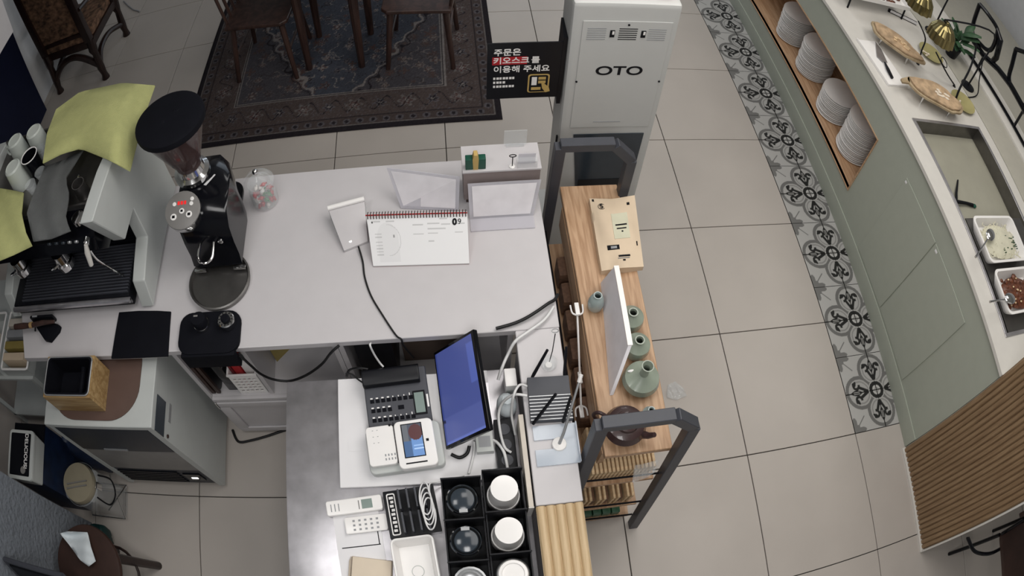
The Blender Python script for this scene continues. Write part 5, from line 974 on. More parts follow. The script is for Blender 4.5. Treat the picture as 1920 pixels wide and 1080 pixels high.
bagmark('pale_label', (.42, .42, .78, .78), mat('pale_green_label', (206, 204, 180), 0.7)); bagmark('label_bar', (.48, .605, .74, .625), 'ink', .0024); bagmark('label_bar', (.50, .555, .72, .572), 'ink', .0024); bagmark('label_bar', (.60, .51, .64, .53), 'ink', .0024)
bagmark('black_tag', (.22, .27, .50, .335), 'ink'); bagmark('tag_window', (.30, .285, .44, .318), 'greyp', .0024); bagmark('label_bar', (.45, .16, .72, .185), 'ink'); bagmark('label_bar', (.43, .135, .70, .148), 'midgrey'); bagmark('label_bar', (.54, .10, .60, .122), 'ink'); bagmark('corner_mark', (.80, .88, .86, .915), 'ink'); bagmark('side_mark', (.90, .30, .925, .36), 'ink'); bagmark('corner_mark', (.05, .955, .09, .985), 'ink')
q = rowsA[15][4]; text('logo_letter', 'S', 0.026, 'ink', tA, Matrix.Translation(q - offA + Vector((0, 0, 0.004))) @ Matrix.Rotation(0.1, 4, 'Z'), bold=0.0006)
obj('logo_ring', B().tube([q - offA + Vector((0.012 * math.cos(a), 0.012 * math.sin(a), 0.003)) for a in np.linspace(0.6, 5.6, 20)], 0.0008, 5), 'ink', tA)
bt, tp_ = [P(1126, 530, z=WZ), P(1143, 742, z=WZ)], [P(1152, 499, z=0.945), P(1178, 648, z=0.945)]
t = thing('picture_board', 'pale grey board standing on edge along the oak top', 'board', (bt[0] + bt[1]) / 2); o2 = (bt[0] + bt[1]) / 2
ths = Vector((0.012, 0.0, 0.0)); obj('board_panel', B().hexa([bt[0] - o2, bt[1] - o2, tp_[1] - o2, tp_[0] - o2], [bt[0] + ths - o2, bt[1] + ths - o2, tp_[1] + ths - o2, tp_[0] + ths - o2]), 'card', t, bevel=0.001, seg=1)
obj('white_edge', B().bar(tp_[0] - o2 + ths / 2, tp_[1] - o2 + ths / 2, 0.016, 0.006), 'plate', t)
def vase(nm, label, x, y, prof, m, extra=None, group=None):
    t = thing(nm, label, 'vase', (x, y, WZ), 0, group); obj('vase_body', B().lathe(prof, 32, cap=False), m, t); obj('vase_floor', B().lathe([(prof[0][0], 0.0), (prof[0][0] * .98, 0.003)], 32), m, t)
    return t
jug = [(0.026, 0), (0.037, 0.008), (0.0435, 0.035), (0.040, 0.058), (0.023, 0.071), (0.014, 0.079), (0.016, 0.088), (0.012, 0.088), (0.010, 0.079)]
for (px, py, lab) in ((1188, 585, 'small celadon bottle vase next to the cream paper bag'), (1200, 637, 'small celadon bottle vase between its twin and the long-necked bottle')):
    p = P(px, py, z=WZ + 0.088); t = vase('celadon_vase', lab, p.x, p.y, jug, 'celadon', None, 'celadon vases on the oak top'); obj('white_mark', B().ell((-0.004, -0.026, 0.062), (0.010, 0.004, 0.003), 10, 6), 'plate', t)
p = P(1217, 683, z=WZ + 0.135); t = vase('celadon_bottle', 'wide celadon bottle with a slim neck beside two small vases', p.x - 0.004, p.y - 0.005, [(0.034, 0), (0.052, 0.010), (0.060, 0.030), (0.054, 0.052), (0.030, 0.066), (0.014, 0.078), (0.012, 0.115), (0.019, 0.135), (0.016, 0.135), (0.010, 0.118)], 'celadon'); obj('white_mark', B().ell((-0.03, 0.02, 0.060), (0.016, 0.005, 0.004), 10, 6), 'plate', t)
tq = thing('clay_teapot', 'dark brown clay teapot beside the wide celadon bottle', 'teapot', (-0.740, -0.050, WZ))
obj('pot_body', B().lathe([(0.038, 0), (0.058, 0.015), (0.066, 0.04), (0.056, 0.066), (0.036, 0.076)], 32), 'clay', tq); ld_ = obj('lid', B().lathe([(0.037, 0.0765), (0.034, 0.084), (0.012, 0.091), (0.006, 0.096)], 28), 'clay', tq); obj('lid_knob', B().ell((0, 0, 0.102), (0.010, 0.010, 0.008), 14, 8), 'clay', ld_)
obj('handle', B().tube(smoothpts([(-0.050, 0.025, 0.060), (-0.078, 0.040, 0.072), (-0.090, 0.045, 0.045), (-0.076, 0.036, 0.018), (-0.056, 0.022, 0.022)], 5), 0.006, 8), 'clay', tq); obj('spout', B().tube([(0.048, -0.030, 0.03), (0.066, -0.042, 0.045), (0.078, -0.048, 0.068)], [0.014, 0.010, 0.008], 10), 'clay', tq)
p = P(1222, 768, z=WZ + 0.06); vase('bud_vase', 'tiny pale blue bud vase beside the teapot spout', p.x, p.y, [(0.014, 0), (0.021, 0.01), (0.022, 0.03), (0.010, 0.045), (0.008, 0.055), (0.011, 0.06), (0.008, 0.06), (0.006, 0.054)], 'paleceladon')
p = P(1130, 562, z=WZ + 0.05); t = vase('pale_jar', 'pale celadon jar wedged behind the grey board', p.x - 0.020, p.y, [(0.018, 0), (0.025, 0.012), (0.027, 0.04), (0.020, 0.066), (0.012, 0.075), (0.014, 0.082), (0.011, 0.082), (0.009, 0.074)], 'paleceladon')
p = P(1268, 735, z=0.0); rows = coons([(1250, 745), (1268, 750), (1288, 742)], [(1252, 722), (1266, 715), (1282, 728)], [(1250, 745), (1252, 722)], [(1288, 742), (1282, 728)], lambda u, v: 0.004 + 0.014 * abs(math.sin(u * 9 + v * 4)) * math.sin(PI * min(max(v, .1), .9)), 12, 8)
tag(obj('plastic_wrapper', B().sheet(rows, 0.0008), 'clear', ang=80), 'crumpled clear plastic wrapper on the aisle floor beside the rack', 'wrapper')

# ---- order kiosk, seen from behind
KY = 1.10
ko = thing('order_kiosk', 'tall white order kiosk seen from behind with OTO lettering', 'kiosk', (-0.60, KY, 0)); off = Vector((-0.60, KY, 0))
obj('kiosk_body', B().hexa([(-0.165, 0, 0.03), (0.205, 0, 0.03), (0.205, 0.16, 0.03), (-0.165, 0.16, 0.03)], [(-0.185, 0, 1.475), (0.185, 0, 1.475), (0.185, 0.16, 1.475), (-0.185, 0.16, 1.475)]), 'kiosk', ko, bevel=0.022, seg=4)
obj('base_plate', B().box(-0.21, 0.30, -0.03, 0.36, 0, 0.03), 'kiosk', ko, bevel=0.006)
pn = obj('service_panel', B().hexa([(-0.140, -0.0035, 0.875), (0.168, -0.0035, 0.875), (0.168, -0.0005, 0.875), (-0.140, -0.0005, 0.875)], [(-0.148, -0.0035, 1.40), (0.162, -0.0035, 1.40), (0.162, -0.0005, 1.40), (-0.148, -0.0005, 1.40)]), 'kiosk', ko, bevel=0.001, seg=1)
for cx, m_ in ((-0.098, 'greyp'), (0.010, 'ink'), (0.112, 'greyp')):
    for k in range(6): obj('vent_slot', B().box(cx - 0.032, cx + 0.032, -0.0045, -0.0036, 1.318 + k * 0.0095, 1.321 + k * 0.0095), m_, pn)
for cx in (-0.044, 0.064): obj('lock', B().box(cx - 0.008, cx + 0.008, -0.006, -0.0036, 1.33, 1.36), 'ink', pn); obj('lock_face', B().box(cx - 0.001, cx + 0.006, -0.007, -0.0061, 1.343, 1.357), 'plate', pn)
for cx, cz in ((0.008, 1.385), (-0.142, 1.12), (0.163, 1.12)): obj('screw', B().lathe([(0.004, 0), (0.004, 0.003)], 10).move(T(cx, -0.0036, cz, rx=PI / 2)), 'ink', pn)
text('logo_lettering', 'OTO', 0.062, 'ink', pn, T(0.006, -0.0042, 1.17, rx=PI / 2) @ Matrix.Diagonal((1.25, 0.95, 1, 1)), bold=0.0012)
obj('pull_slot', B().box(-0.055, 0.05, -0.005, -0.0036, 0.905, 0.908), 'greyp', pn)
dk = obj('dark_window', B().hexa([(-0.075, -0.004, 0.47), (0.158, -0.004, 0.47), (0.158, -0.0005, 0.47), (-0.075, -0.0005, 0.47)], [(-0.122, -0.004, 0.835), (0.158, -0.004, 0.835), (0.158, -0.0005, 0.835), (-0.122, -0.0005, 0.835)]), 'slate', ko)
obj('window_sill', B().box(-0.072, 0.156, -0.006, -0.0045, 0.475, 0.555), 'black', dk); obj('serial_label', B().box(0.11, 0.15, -0.007, -0.0062, 0.495, 0.505), 'plate', dk)
for cx, cz in ((-0.18, 0.80), (-0.178, 0.62), (-0.176, 0.46)): obj('side_clip', B().box(cx - 0.008, cx - 0.001, -0.004, 0.004, cz - 0.03, cz + 0.03), 'ink', ko)
obj('screen_unit', B().box(-0.17, 0.17, 0.161, 0.19, 0.75, 1.46), 'gloss', ko, bevel=0.006)
# sign at the kiosk's side
sg = thing('notice_sign', 'black notice sign with white Korean text fixed to the kiosk side', 'sign', (-0.940, KY + 0.03, 1.0))
a = P(914, 82, y=KY + .03); c = P(1056, 180, y=KY + .03)
x0, x1, z0, z1 = a.x + 0.940, c.x + 0.940 - 0.016, c.z - 1.0, a.z - 1.0
obj('sign_board', B().box(x0, x1, -0.0025, 0.0025, z0, z1), 'black', sg)
obj('side_bracket', B().hexa([(x1 - .008, -.004, z0 - .035), (x1 + .006, -.004, z0 - .035), (x1 + .006, .10, z0 - .02), (x1 - .002, .10, z0 - .02)], [(x1 - .008, -.004, z1 + .02), (x1 + .006, -.004, z1 + .02), (x1 + .006, .10, z1 + .03), (x1 - .002, .10, z1 + .03)]), 'black', sg)
W_, H_ = x1 - x0, z1 - z0; sgn = T(0, -0.0029, 0, rx=PI / 2)
def stx(body, fx, fz, size, m): return text('lettering', body, size, m, sg, T(x0 + W_ * fx, -0.0034, z1 - H_ * fz, rx=PI / 2), align='LEFT', bold=0.0006)
stx('주문은', .08, .16, 0.034, 'plate'); obj('red_bar', B().box(x0 + W_ * .065, x0 + W_ * .52, -0.0031, -0.0026, z1 - H_ * .37, z1 - H_ * .235), 'redink', sg)
stx('키오스크', .075, .305, 0.034, 'plate'); stx('를', .57, .305, 0.034, 'plate'); stx('이용해 주세요', .08, .46, 0.034, 'plate')
for r in range(3):
    for k in range(7 if r != 1 else 4): obj('small_print', B().box(x0 + W_ * (.085 + k * .042), x0 + W_ * (.113 + k * .042 + (.006 if k % 2 else 0)), -0.0031, -0.0026, z1 - H_ * (.635 + r * .075), z1 - H_ * (.595 + r * .075)), 'plate', sg)
ic_ = obj('touch_icon', B().prism(rrect(x0 + W_ * .55, x0 + W_ * .84, z1 - H_ * .90, z1 - H_ * .56, .01), -0.0031, -0.0026, 'y'), 'gold', sg)
obj('icon_field', B().prism(rrect(x0 + W_ * .57, x0 + W_ * .82, z1 - H_ * .885, z1 - H_ * .58, .008), -0.0035, -0.0032, 'y'), 'ink', ic_)
for (u0, u1, v0, v1, m_) in ((.60, .67, .61, .76, 'plate'), (.69, .79, .61, .66, 'gold'), (.69, .79, .68, .73, 'gold'), (.60, .73, .80, .85, 'gold')): obj('icon_block', B().box(x0 + W_ * u0, x0 + W_ * u1, -0.004, -0.0036, z1 - H_ * v1, z1 - H_ * v0), m_, ic_)
obj('icon_hand', B().prism([(x0 + W_ * .73, z1 - H_ * .70), (x0 + W_ * .76, z1 - H_ * .72), (x0 + W_ * .84, z1 - H_ * .80), (x0 + W_ * .86, z1 - H_ * .88), (x0 + W_ * .80, z1 - H_ * .90), (x0 + W_ * .75, z1 - H_ * .82)], -0.0045, -0.0041, 'y'), 'gold', ic_)
# red thing on the kiosk
t = thing('red_ornament', 'small red and white ornament on top of the white kiosk', 'ornament', (-0.462, 1.155, 1.4755)); obj('ball', B().ell((0, 0, 0.028), (0.026, 0.022, 0.028), 16, 10), 'red', t); obj('stripe', B().tube([(-0.004, -0.0225 * math.sin(a), 0.028 - 0.0285 * math.cos(a)) for a in np.linspace(0.5, 2.6, 9)], 0.0035, 6), 'plate', t)
# ================================================================ BUFFET
pr_ = B().lathe([(0.072, 0.0), (0.078, 0.001), (0.112, 0.0065), (0.125, 0.0100), (0.125, 0.0122), (0.110, 0.0085), (0.078, 0.004), (0.002, 0.0035)], 40)
p0 = None
for (x, y, n, lab) in ((1.070, 2.535, 17, 'white plate in the fourth stack counted from the fluted wall'), (1.070, 2.20, 18, 'white plate in the third stack counted from the fluted wall'), (1.066, 1.84, 13, 'white plate in the shortest stack, second from the fluted wall'), (1.070, 1.535, 21, 'white plate in the tallest stack, first from the fluted wall')):
    rg = random.Random(int(y * 100))
    for k in range(n):
        if p0 is None: o = obj('dinner_plate', pr_, 'plate'); p0 = o
        else: o = p0.copy(); COL.objects.link(o)
        tag(o, lab, 'plate', 'plates stacked in the oak niche'); o.location = (x + rg.uniform(-.004, .004), y + rg.uniform(-.004, .004), NZ0 + 0.0005 + k * 0.0124)
# hot well
hw_ = thing('hot_well', 'sunken steel hot well with pale broth in the buffet top', 'hot well', ((WX0 + WX1) / 2, (WY0 + WY1) / 2, 0.76)); o3 = Vector(((WX0 + WX1) / 2, (WY0 + WY1) / 2, 0.76))
a, c = (WX1 - WX0) / 2 - 0.002, (WY1 - WY0) / 2 - 0.002; t_ = 0.004
b = B().box(-a, a, -c, c, 0, t_).box(-a, a, -c, -c + t_, t_, 0.122).box(-a, a, c - t_, c, t_, 0.122).box(-a, -a + t_, -c + t_, c - t_, t_, 0.122).box(a - t_, a, -c + t_, c - t_, t_, 0.122)
obj('basin', b, 'darksteel', hw_)
obj('rim', B().box(-a - .012, a + .012, -c - .012, -c + .006, 0.1222, 0.1255).box(-a - .012, a + .012, c - .006, c + .012, 0.1222, 0.1255).box(-a - .012, -a + .006, -c + .006, c - .006, 0.1222, 0.1255).box(a - .006, a + .012, -c + .006, c - .006, 0.1222, 0.1255), 'steel', hw_, bevel=0.001, seg=1)
obj('broth', B().box(-a + t_, a - t_, -c + t_, c - t_, 0.005, 0.035), 'soup', hw_)
obj('dish_shelf', B().box(-a + t_ + .02, a - t_ - .02, -c + t_, 0.005, 0.112, 0.1175), 'darksteel', hw_)
def gn(nm, label, cx, cy, lx, ly, food, seed, topm=None):
    t = thing(nm, label, 'serving dish', (cx, cy, 0.878))
    ri = rrect(-lx, lx, -ly, ly, .03); ro = rrect(-lx + .012, lx - .012, -ly + .012, ly - .012, .025); rb_ = rrect(-lx + .03, lx - .03, -ly + .03, ly - .03, .02); n = len(ri)
    ring = [[(p[0], p[1], 0.055) for p in ri], [(p[0], p[1], 0.06) for p in ri], [(p[0], p[1], 0.06) for p in ro], [(p[0], p[1], 0.01) for p in rb_]]; out = [[(p[0], p[1], 0.0) for p in rb_]]
    seq = out + ring; v = [p for r in seq for p in r]; f = [tuple(range(n))[::-1]]
    for i in range(len(seq) - 1): f += [(i * n + k, i * n + (k + 1) % n, (i + 1) * n + (k + 1) % n, (i + 1) * n + k) for k in range(n)]
    f.append(tuple((len(seq) - 1) * n + k for k in range(n)))
    obj('dish_body', B().add(v, f), 'plate', t)
    rg = random.Random(seed); fb = B()
    if food == 'noodle':
        obj('noodle_bed', B().ell((0, 0, 0.028), (lx - .03, ly - .03, 0.022), 20, 8), 'noodle', t)
        for k in range(70):
            x, y = rg.uniform(-lx + .045, lx - .045), rg.uniform(-ly + .04, ly - .04); an = rg.uniform(0, 6.3); pts = [(x + s * .03 * math.cos(an + s), y + s * .03 * math.sin(an + s), 0.048 - 0.012 * (abs(x) / lx + abs(y) / ly) + .004 * math.sin(s * 4)) for s in (-1, -.4, .2, .8)]
            fb.tube(pts, 0.0028, 5)
        o = obj('noodle', fb, 'noodle', t); o['kind'] = 'stuff'
        gb = B()
        for k in range(22): gb.box(*(lambda x, y: (x, x + .012, y, y + .004, 0.044, 0.048))(rg.uniform(-.02, lx - .05), rg.uniform(-ly + .05, .02)))
        o = obj('seaweed_shred', gb, 'leaf', t); o['kind'] = 'stuff'
    else:
        obj('sauce_bed', B().ell((0, 0, 0.026), (lx - .03, ly - .03, 0.020), 20, 8), 'meat', t)
        for k in range(42):
            x, y = rg.uniform(-lx + .04, lx - .04), rg.uniform(-ly + .04, ly - .04); r = rg.uniform(.012, .022); fb.ell((x, y, 0.042 - 0.01 * (abs(x) / lx)), (r, r * rg.uniform(.6, 1), r * .45), 7, 5)
        o = obj('meat_piece', fb, 'meat', t); o['kind'] = 'stuff'
        gb = B()
        for k in range(16): gb.ell((rg.uniform(-lx + .05, lx - .05), rg.uniform(-ly + .04, ly - .04), 0.052), (.008, .005, .003), 6, 4)
        o = obj('onion_piece', gb, 'cookie', t); o['kind'] = 'stuff'
    return t
gn('serving_dish', 'white dish of pale noodle salad at the edge of the hot well', 1.185, 0.468, 0.172, 0.122, 'noodle', 1)
gn('serving_dish', 'white dish of red-brown braised meat next to the noodle dish', 1.175, 0.205, 0.165, 0.110, 'meat', 2)
def spoon(label, a, b_, m='chrome'):
    t = thing('serving_spoon', label, 'spoon', b_); d = Vector(a) - Vector(b_)
    obj('handle', B().tube([(0, 0, 0), d * .5 + Vector((0, 0, .004)), d], [0.005, 0.004, 0.006], 8), m, t); r = obj('bowl', B().ell((0, 0, 0), (0.042, 0.028, 0.010), 14, 8).move(T(0, 0, 0.004, rz=math.atan2(-d.y, -d.x)) @ T(0.038, 0, 0)), m, t)
spoon('steel spoon resting in the pale noodle salad', P(1829, 482, z=.955), P(1852, 448, z=.948)); spoon('steel spoon with its handle over the rim of the meat dish', P(1856, 566, z=.958), P(1885, 562, z=.950))
la = thing('soup_ladle', 'black angled ladle leaning in the broth of the hot well', 'ladle', P(1793, 380, z=0.805)); o4 = la.location.copy()
obj('handle', B().tube([P(1796, 338, z=.80) - o4, P(1793, 362, z=.815) - o4, P(1793, 378, z=.82) - o4], [0.005, 0.008, 0.009], 8), 'black', la); obj('stem', B().tube([P(1793, 378, z=.82) - o4, P(1812, 381, z=.81) - o4, P(1824, 385, z=.806) - o4], [0.010, 0.008, 0.010], 8), 'black', la); obj('tip', B().ell(P(1827, 386, z=.803) - o4, (0.016, 0.012, 0.006), 10, 6), 'greenbox', la)
# carved platters with flat bread
def platter(label, c, rz, L, W, seed, tail):
    t = thing('carved_platter', label, 'platter', (c[0], c[1], BT + 0.0005), rz)
    rg = random.Random(seed); pts = []
    for k in range(40):
        a = 2 * PI * k / 40; r = 1 + .05 * math.sin(3 * a + seed) + .04 * math.sin(5 * a); pts.append((L * math.cos(a) * r, W * math.sin(a) * r * (1.0 if math.cos(a) < .5 else .85)))
    obj('wooden_board', B().prism(pts, 0.062, 0.076), 'board', t, bevel=0.004)
    if tail: obj('carved_tail', B().prism([(-L * .95, -.02), (-L * 1.22, -.045), (-L * 1.26, -.02), (-L * 1.1, .01), (-L * .92, .04)], 0.063, 0.076), 'board', t, bevel=0.003)
    for x, y in ((-L * .45, -W * .45), (-L * .45, W * .45), (L * .5, -W * .4), (L * .5, W * .4)): obj('steel_leg', B().tube([(x, y, 0), (x, y, 0.062)], 0.006, 8), 'chrome', t)
    br = thing('flat_bread', label.replace('carved wooden platter', 'flat baked bread').replace(' carrying', ' with') if False else ('golden flat bread lying on the platter %s' % ('behind the knife' if not tail else 'with a carved tail')), 'bread', (c[0], c[1], BT + 0.0775), rz)
    pb = [(p[0] * .9, p[1] * .88) for p in pts]; obj('crust', B().prism(pb, 0, 0.012), 'bread', br, bevel=0.005, seg=3)
    gb = B()
    for k in range(12): gb.ell((L * .15 + rg.uniform(-.05, .05), rg.uniform(-.025, .025), 0.015), (.014, .009, .006), 7, 5)
    o = obj('topping', gb, 'stonefood' if tail else 'cookie', br); o['kind'] = 'stuff'
pa, pb_ = P(1632, 42, z=.955), P(1732, 118, z=.955); platter('carved wooden platter on steel legs behind the cake server', ((pa.x + pb_.x) / 2, (pa.y + pb_.y) / 2), math.atan2(pb_.y - pa.y, pb_.x - pa.x), (pb_ - pa).length / 2, 0.085, 1, False)
pa, pb_ = P(1703, 150, z=.955), P(1808, 205, z=.955); platter('carved wooden platter with a curled tail beside the hot well', ((pa.x + pb_.x) / 2, (pa.y + pb_.y) / 2), math.atan2(pb_.y - pa.y, pb_.x - pa.x), (pb_ - pa).length / 2, 0.095, 4, True)
for (px, py, lab) in ((1742, 98, 'olive saucer behind the bread platter near the brass lamp'), (1802, 190, 'olive saucer behind the platter with the curled tail')):
    p = P(px, py, z=.90); t = thing('olive_saucer', lab, 'saucer', (p.x + .02, p.y, BT + 0.0005), 0, 'olive saucers on the buffet'); obj('saucer_dish', B().lathe([(0.045, 0), (0.05, 0.006), (0.088, 0.018), (0.090, 0.022), (0.086, 0.021), (0.045, 0.01), (0.002, 0.009)], 36), 'olive', t)
    gb = B(); rg = random.Random(px)
    for k in range(9): gb.ell((-.05 + rg.uniform(-.03, .02), -.02 + rg.uniform(-.02, .02), 0.022), (.009, .007, .005), 7, 5)
    o = obj('nut', gb, 'stonefood', t); o['kind'] = 'stuff'
t = thing('serving_tray', 'square white serving tray under the cake server', 'tray', (1.04, 1.60, BT + 0.0005), math.radians(4)); obj('tray_plate', B().box(-0.10, 0.045, -0.17, 0.17, 0, 0.008), 'plate', t, bevel=0.003); obj('tray_lip', B().box(-0.106, -0.10, -0.175, 0.175, 0.0, 0.014).box(-0.10, 0.045, -0.176, -0.17, 0.0, 0.014), 'plate', t)
t = thing('cake_server', 'steel cake server with a black handle on the white tray', 'cake server', P(1660, 118, z=BT + 0.011)); o4 = t.location.copy()
q = [P(1641, 78, z=.893) - o4, P(1652, 92, z=.893) - o4, P(1664, 118, z=.895) - o4, P(1655, 116, z=.895) - o4, P(1644, 106, z=.893) - o4]
b = B(); n = len(q); b.add([v for v in q] + [v + Vector((0, 0, .002)) for v in q], [tuple(range(n))[::-1], tuple(range(n, 2 * n))] + [(k, (k + 1) % n, n + (k + 1) % n, n + k) for k in range(n)]); obj('blade', b, 'steel', t)
obj('handle', B().tube([P(1659, 117, z=.898) - o4, P(1665, 130, z=.902) - o4, P(1673, 146, z=.898) - o4], [0.005, 0.010, 0.009], 8), 'black', t)
# heat lamps
def heatlamp(label, c, zb, arm, z0=0.8852):
    t = thing('heat_lamp', label, 'heat lamp', (arm[0], arm[1], z0)); o5 = Vector((arm[0], arm[1], z0))
    n = 48; v = []
    for (r, z) in ((0.088, 0.0), (0.080, 0.06), (0.055, 0.10), (0.018, 0.115)):
        for k in range(n): a = 2 * PI * k / n; rr = r * (1.045 if k % 4 < 2 else 0.965); v.append((c[0] + rr * math.cos(a) - o5.x, c[1] + rr * math.sin(a) - o5.y, zb + z - o5.z))
    f = [(i * n + k, i * n + (k + 1) % n, (i + 1) * n + (k + 1) % n, (i + 1) * n + k) for i in range(3) for k in range(n)] + [tuple(3 * n + k for k in range(n))]
    obj('ribbed_shade', B().add(v, f), 'brass', t, ang=15); obj('cap', B().lathe([(0.020, 0.116), (0.016, 0.135), (0.004, 0.14)], 16, (c[0] - o5.x, c[1] - o5.y, zb - o5.z)), 'brass', t); obj('bulb', B().ell((c[0] - o5.x, c[1] - o5.y, zb + .03 - o5.z), (.028, .028, .035), 12, 8), 'bulb', t)
    obj('base', B().lathe([(0.05, 0), (0.05, 0.008), (0.012, 0.014)], 24), 'black', t); obj('arm', B().tube(smoothpts([(0, 0, 0.01), (0.01, 0.0, .18), (0.03, 0.02, zb + .16 - o5.z), (c[0] - o5.x, c[1] - o5.y, zb + .15 - o5.z), (c[0] - o5.x, c[1] - o5.y, zb + .12 - o5.z)], 5), 0.006, 8), 'black', t)
c = P(1762, 74, z=1.17); heatlamp('ribbed brass heat lamp hanging over the bread platters', (c.x, c.y), 1.17, (1.70, c.y - .02))
c = P(1722, 14, z=1.17); heatlamp('ribbed brass heat lamp beside the tray of dark food', (c.x, c.y), 1.17, (1.70, c.y + .18))
# curved black stands near the platters
def wire(label, pts, r, nm='wire_stand', z0=BT + 0.0005):
    t = thing(nm, label, 'stand', (pts[0].x, pts[0].y, z0)); o5 = Vector((pts[0].x, pts[0].y, z0)); obj('foot', B().lathe([(0.011, 0), (0.011, 0.004), (0.005, 0.007)], 16), 'black', t); obj('stem', B().tube(smoothpts([p - o5 for p in pts], 5), r, 8), 'black', t); return t, o5
wire('thick curved black stand rising from the olive saucer', [P(1792, 186, z=.899), P(1800, 165, z=.97), P(1818, 130, z=1.05), P(1828, 100, z=1.12), P(1830, 85, z=1.17)], 0.007, z0=BT + 0.0195)
wire('thin curved black wire stand behind the curled-tail platter', [P(1812, 183, z=.89), P(1832, 178, z=.90), P(1836, 150, z=.98), P(1842, 118, z=1.08), P(1848, 100, z=1.12)], 0.004)
t, o5 = wire('black wire stand with an oval ring holding a name card', [P(1790, 160, z=.89), P(1778, 142, z=.95), P(1766, 120, z=1.0), P(1755, 98, z=1.06)], 0.005)
cc = P(1770, 117, z=1.0) - o5; obj('oval_ring', B().tube([cc + Vector((0.022 * math.cos(a), 0.03 * math.sin(a), 0.012 * math.sin(a))) for a in np.linspace(0, 2 * PI, 19)], 0.003, 6), 'black', t)
wire('black wire stand with crossed prongs at the bread platter', [P(1722, 118, z=.89), P(1728, 95, z=.97), P(1735, 72, z=1.04), P(1722, 40, z=1.16)], 0.005)
# rack with dark food, plant
t = thing('food_rack', 'black wire rack holding a tray of dark food on the buffet', 'rack', (1.25, 2.20, BT + 0.0005))
for x in (-.22, .22):
    for y in (-.13, .13): obj('leg', B().tube([(x, y, 0), (x, y, .09)], 0.006, 8), 'ink', t)
obj('tray', openbox(0.24, 0.15, 0.03).move(T(0, 0, .09)), 'plate', t); fb = B(); rg = random.Random(6)
for k in range(60): fb.ell((rg.uniform(-.2, .2), rg.uniform(-.12, .12), .105), (.022, .016, .012), 7, 5)
o = obj('food_piece', fb, 'meat', t); o['kind'] = 'stuff'
t = thing('label_holder', 'black bar label holder standing before the food rack', 'label holder', P(1690, 32, z=BT + 0.0005)); obj('bar', B().bar((-.10, .03, .012), (.10, -.05, .012), .012, .024), 'ink', t); obj('face_card', B().bar((-.09, .018, .016), (.10, -.058, .016), .003, .018), 'paper', t)
pl = thing('potted_plant', 'leafy green plant on the grey-beige ledge behind the brass lamp', 'plant', (1.74, 1.80, 0.8855)); obj('pot', B().lathe([(0.04, 0), (0.055, 0.08), (0.05, 0.08), (0.046, 0.07)], 20), 'black', pl)
rg = random.Random(12)
lf = None
for k in range(26):
    a, tl_, r = rg.uniform(0, 6.3), rg.uniform(.1, .9), rg.uniform(.02, .10)
    if lf is None: lf = obj('leaf', B().grid([[(x * .1, y * .022 * math.sin(PI * (x * .96 + .02)), .012 * math.sin(PI * x) - .01 * abs(y)) for y in (-1, -.5, 0, .5, 1)] for x in np.linspace(0, 1, 7)]), 'leaf', pl, ang=80); o = lf
    else: o = obj('leaf', lf.data, None, pl)
    o.location = (r * .4 * math.cos(a), r * .4 * math.sin(a), .08 + rg.uniform(0, .12)); o.rotation_euler = (0, -tl_, a); s = rg.uniform(.8, 1.5); o.scale = (s, s, s)
obj('stem', B().tube([(0, 0, .07), (0, 0, .2)], .006, 6), 'leaf', pl)
# black steel guard frames on the cream ledge
XL = 1.95
gf = thing('steel_guard', 'black steel guard frame with rounded loops standing on the cream ledge', 'guard frame', (XL, 1.4, 0.9005)); o5 = Vector((XL, 1.4, 0.9005))
def PXL(px, py): return P(px, py, x=XL) - o5
lo1 = [(1837, 8), (1826, 40), (1824, 62), (1838, 82), (1852, 94), (1862, 88), (1870, 62), (1868, 50), (1852, 26)]
obj('loop', B().tube(smoothpts([PXL(*q) for q in lo1 + lo1[:1]], 4), 0.016, 8), 'gloss', gf)
lo2 = [(1905, 92), (1898, 120), (1892, 148), (1904, 178), (1925, 200), (1945, 170), (1935, 110)]
obj('loop', B().tube(smoothpts([PXL(*q) for q in lo2 + lo2[:1]], 4), 0.016, 8), 'gloss', gf)
obj('post', B().tube([PXL(1868, 48), PXL(1876, 75), PXL(1868, 108), PXL(1858, 118)], [.012, .022, .022, .018], 10), 'gloss', gf)
rails = [PXL(1826, 78), PXL(1845, 105), PXL(1872, 130), PXL(1895, 160), PXL(1920, 205), PXL(1940, 245)]
obj('rail', B().tube(rails, 0.022, 10), 'gloss', gf); obj('foot_rail', B().tube([Vector((0, p.y, 0.012)) for p in rails], 0.012, 8), 'gloss', gf)
for q in (rails[1], rails[4]): obj('upright', B().tube([Vector((0, q.y, 0.012)), q], 0.010, 8), 'gloss', gf)
# chairs at the fluted wall
t = thing('metal_chair', 'black tube chair with a dark brown back beside the fluted wall', 'chair', (1.28, -0.98, 0)); o5 = Vector((1.28, -0.98, 0))
obj('seat', B().prism(rrect(-.19, .19, -.19, .19, .04), .44, .465), 'dkbrown', t, bevel=.006)
for x in (-.18, .18):
    for y in (-.18, .18): obj('leg', B().tube([(x, y, .44), (x * 1.1, y * 1.1, 0)], .011, 8), 'gloss', t)
obj('seat_rail', B().tube(smoothpts([Vector((P(*q, z=.42).x, min(P(*q, z=.42).y, -0.728), .42)) - o5 for q in ((1812, 985), (1816, 1012), (1828, 1034), (1856, 1038), (1884, 1024))], 5), .010, 8), 'gloss', t)
obj('backrest', B().prism(rrect(-.205, .10, .62, 1.02, .03), .213, .238, 'y'), 'dkbrown', t, bevel=.006); obj('back_post', B().tube([(-.18, .18, .46), (-.18, .2, .70)], .010, 8), 'gloss', t); obj('back_post', B().tube([(.0, .18, .46), (.0, .2, .70)], .010, 8), 'gloss', t)
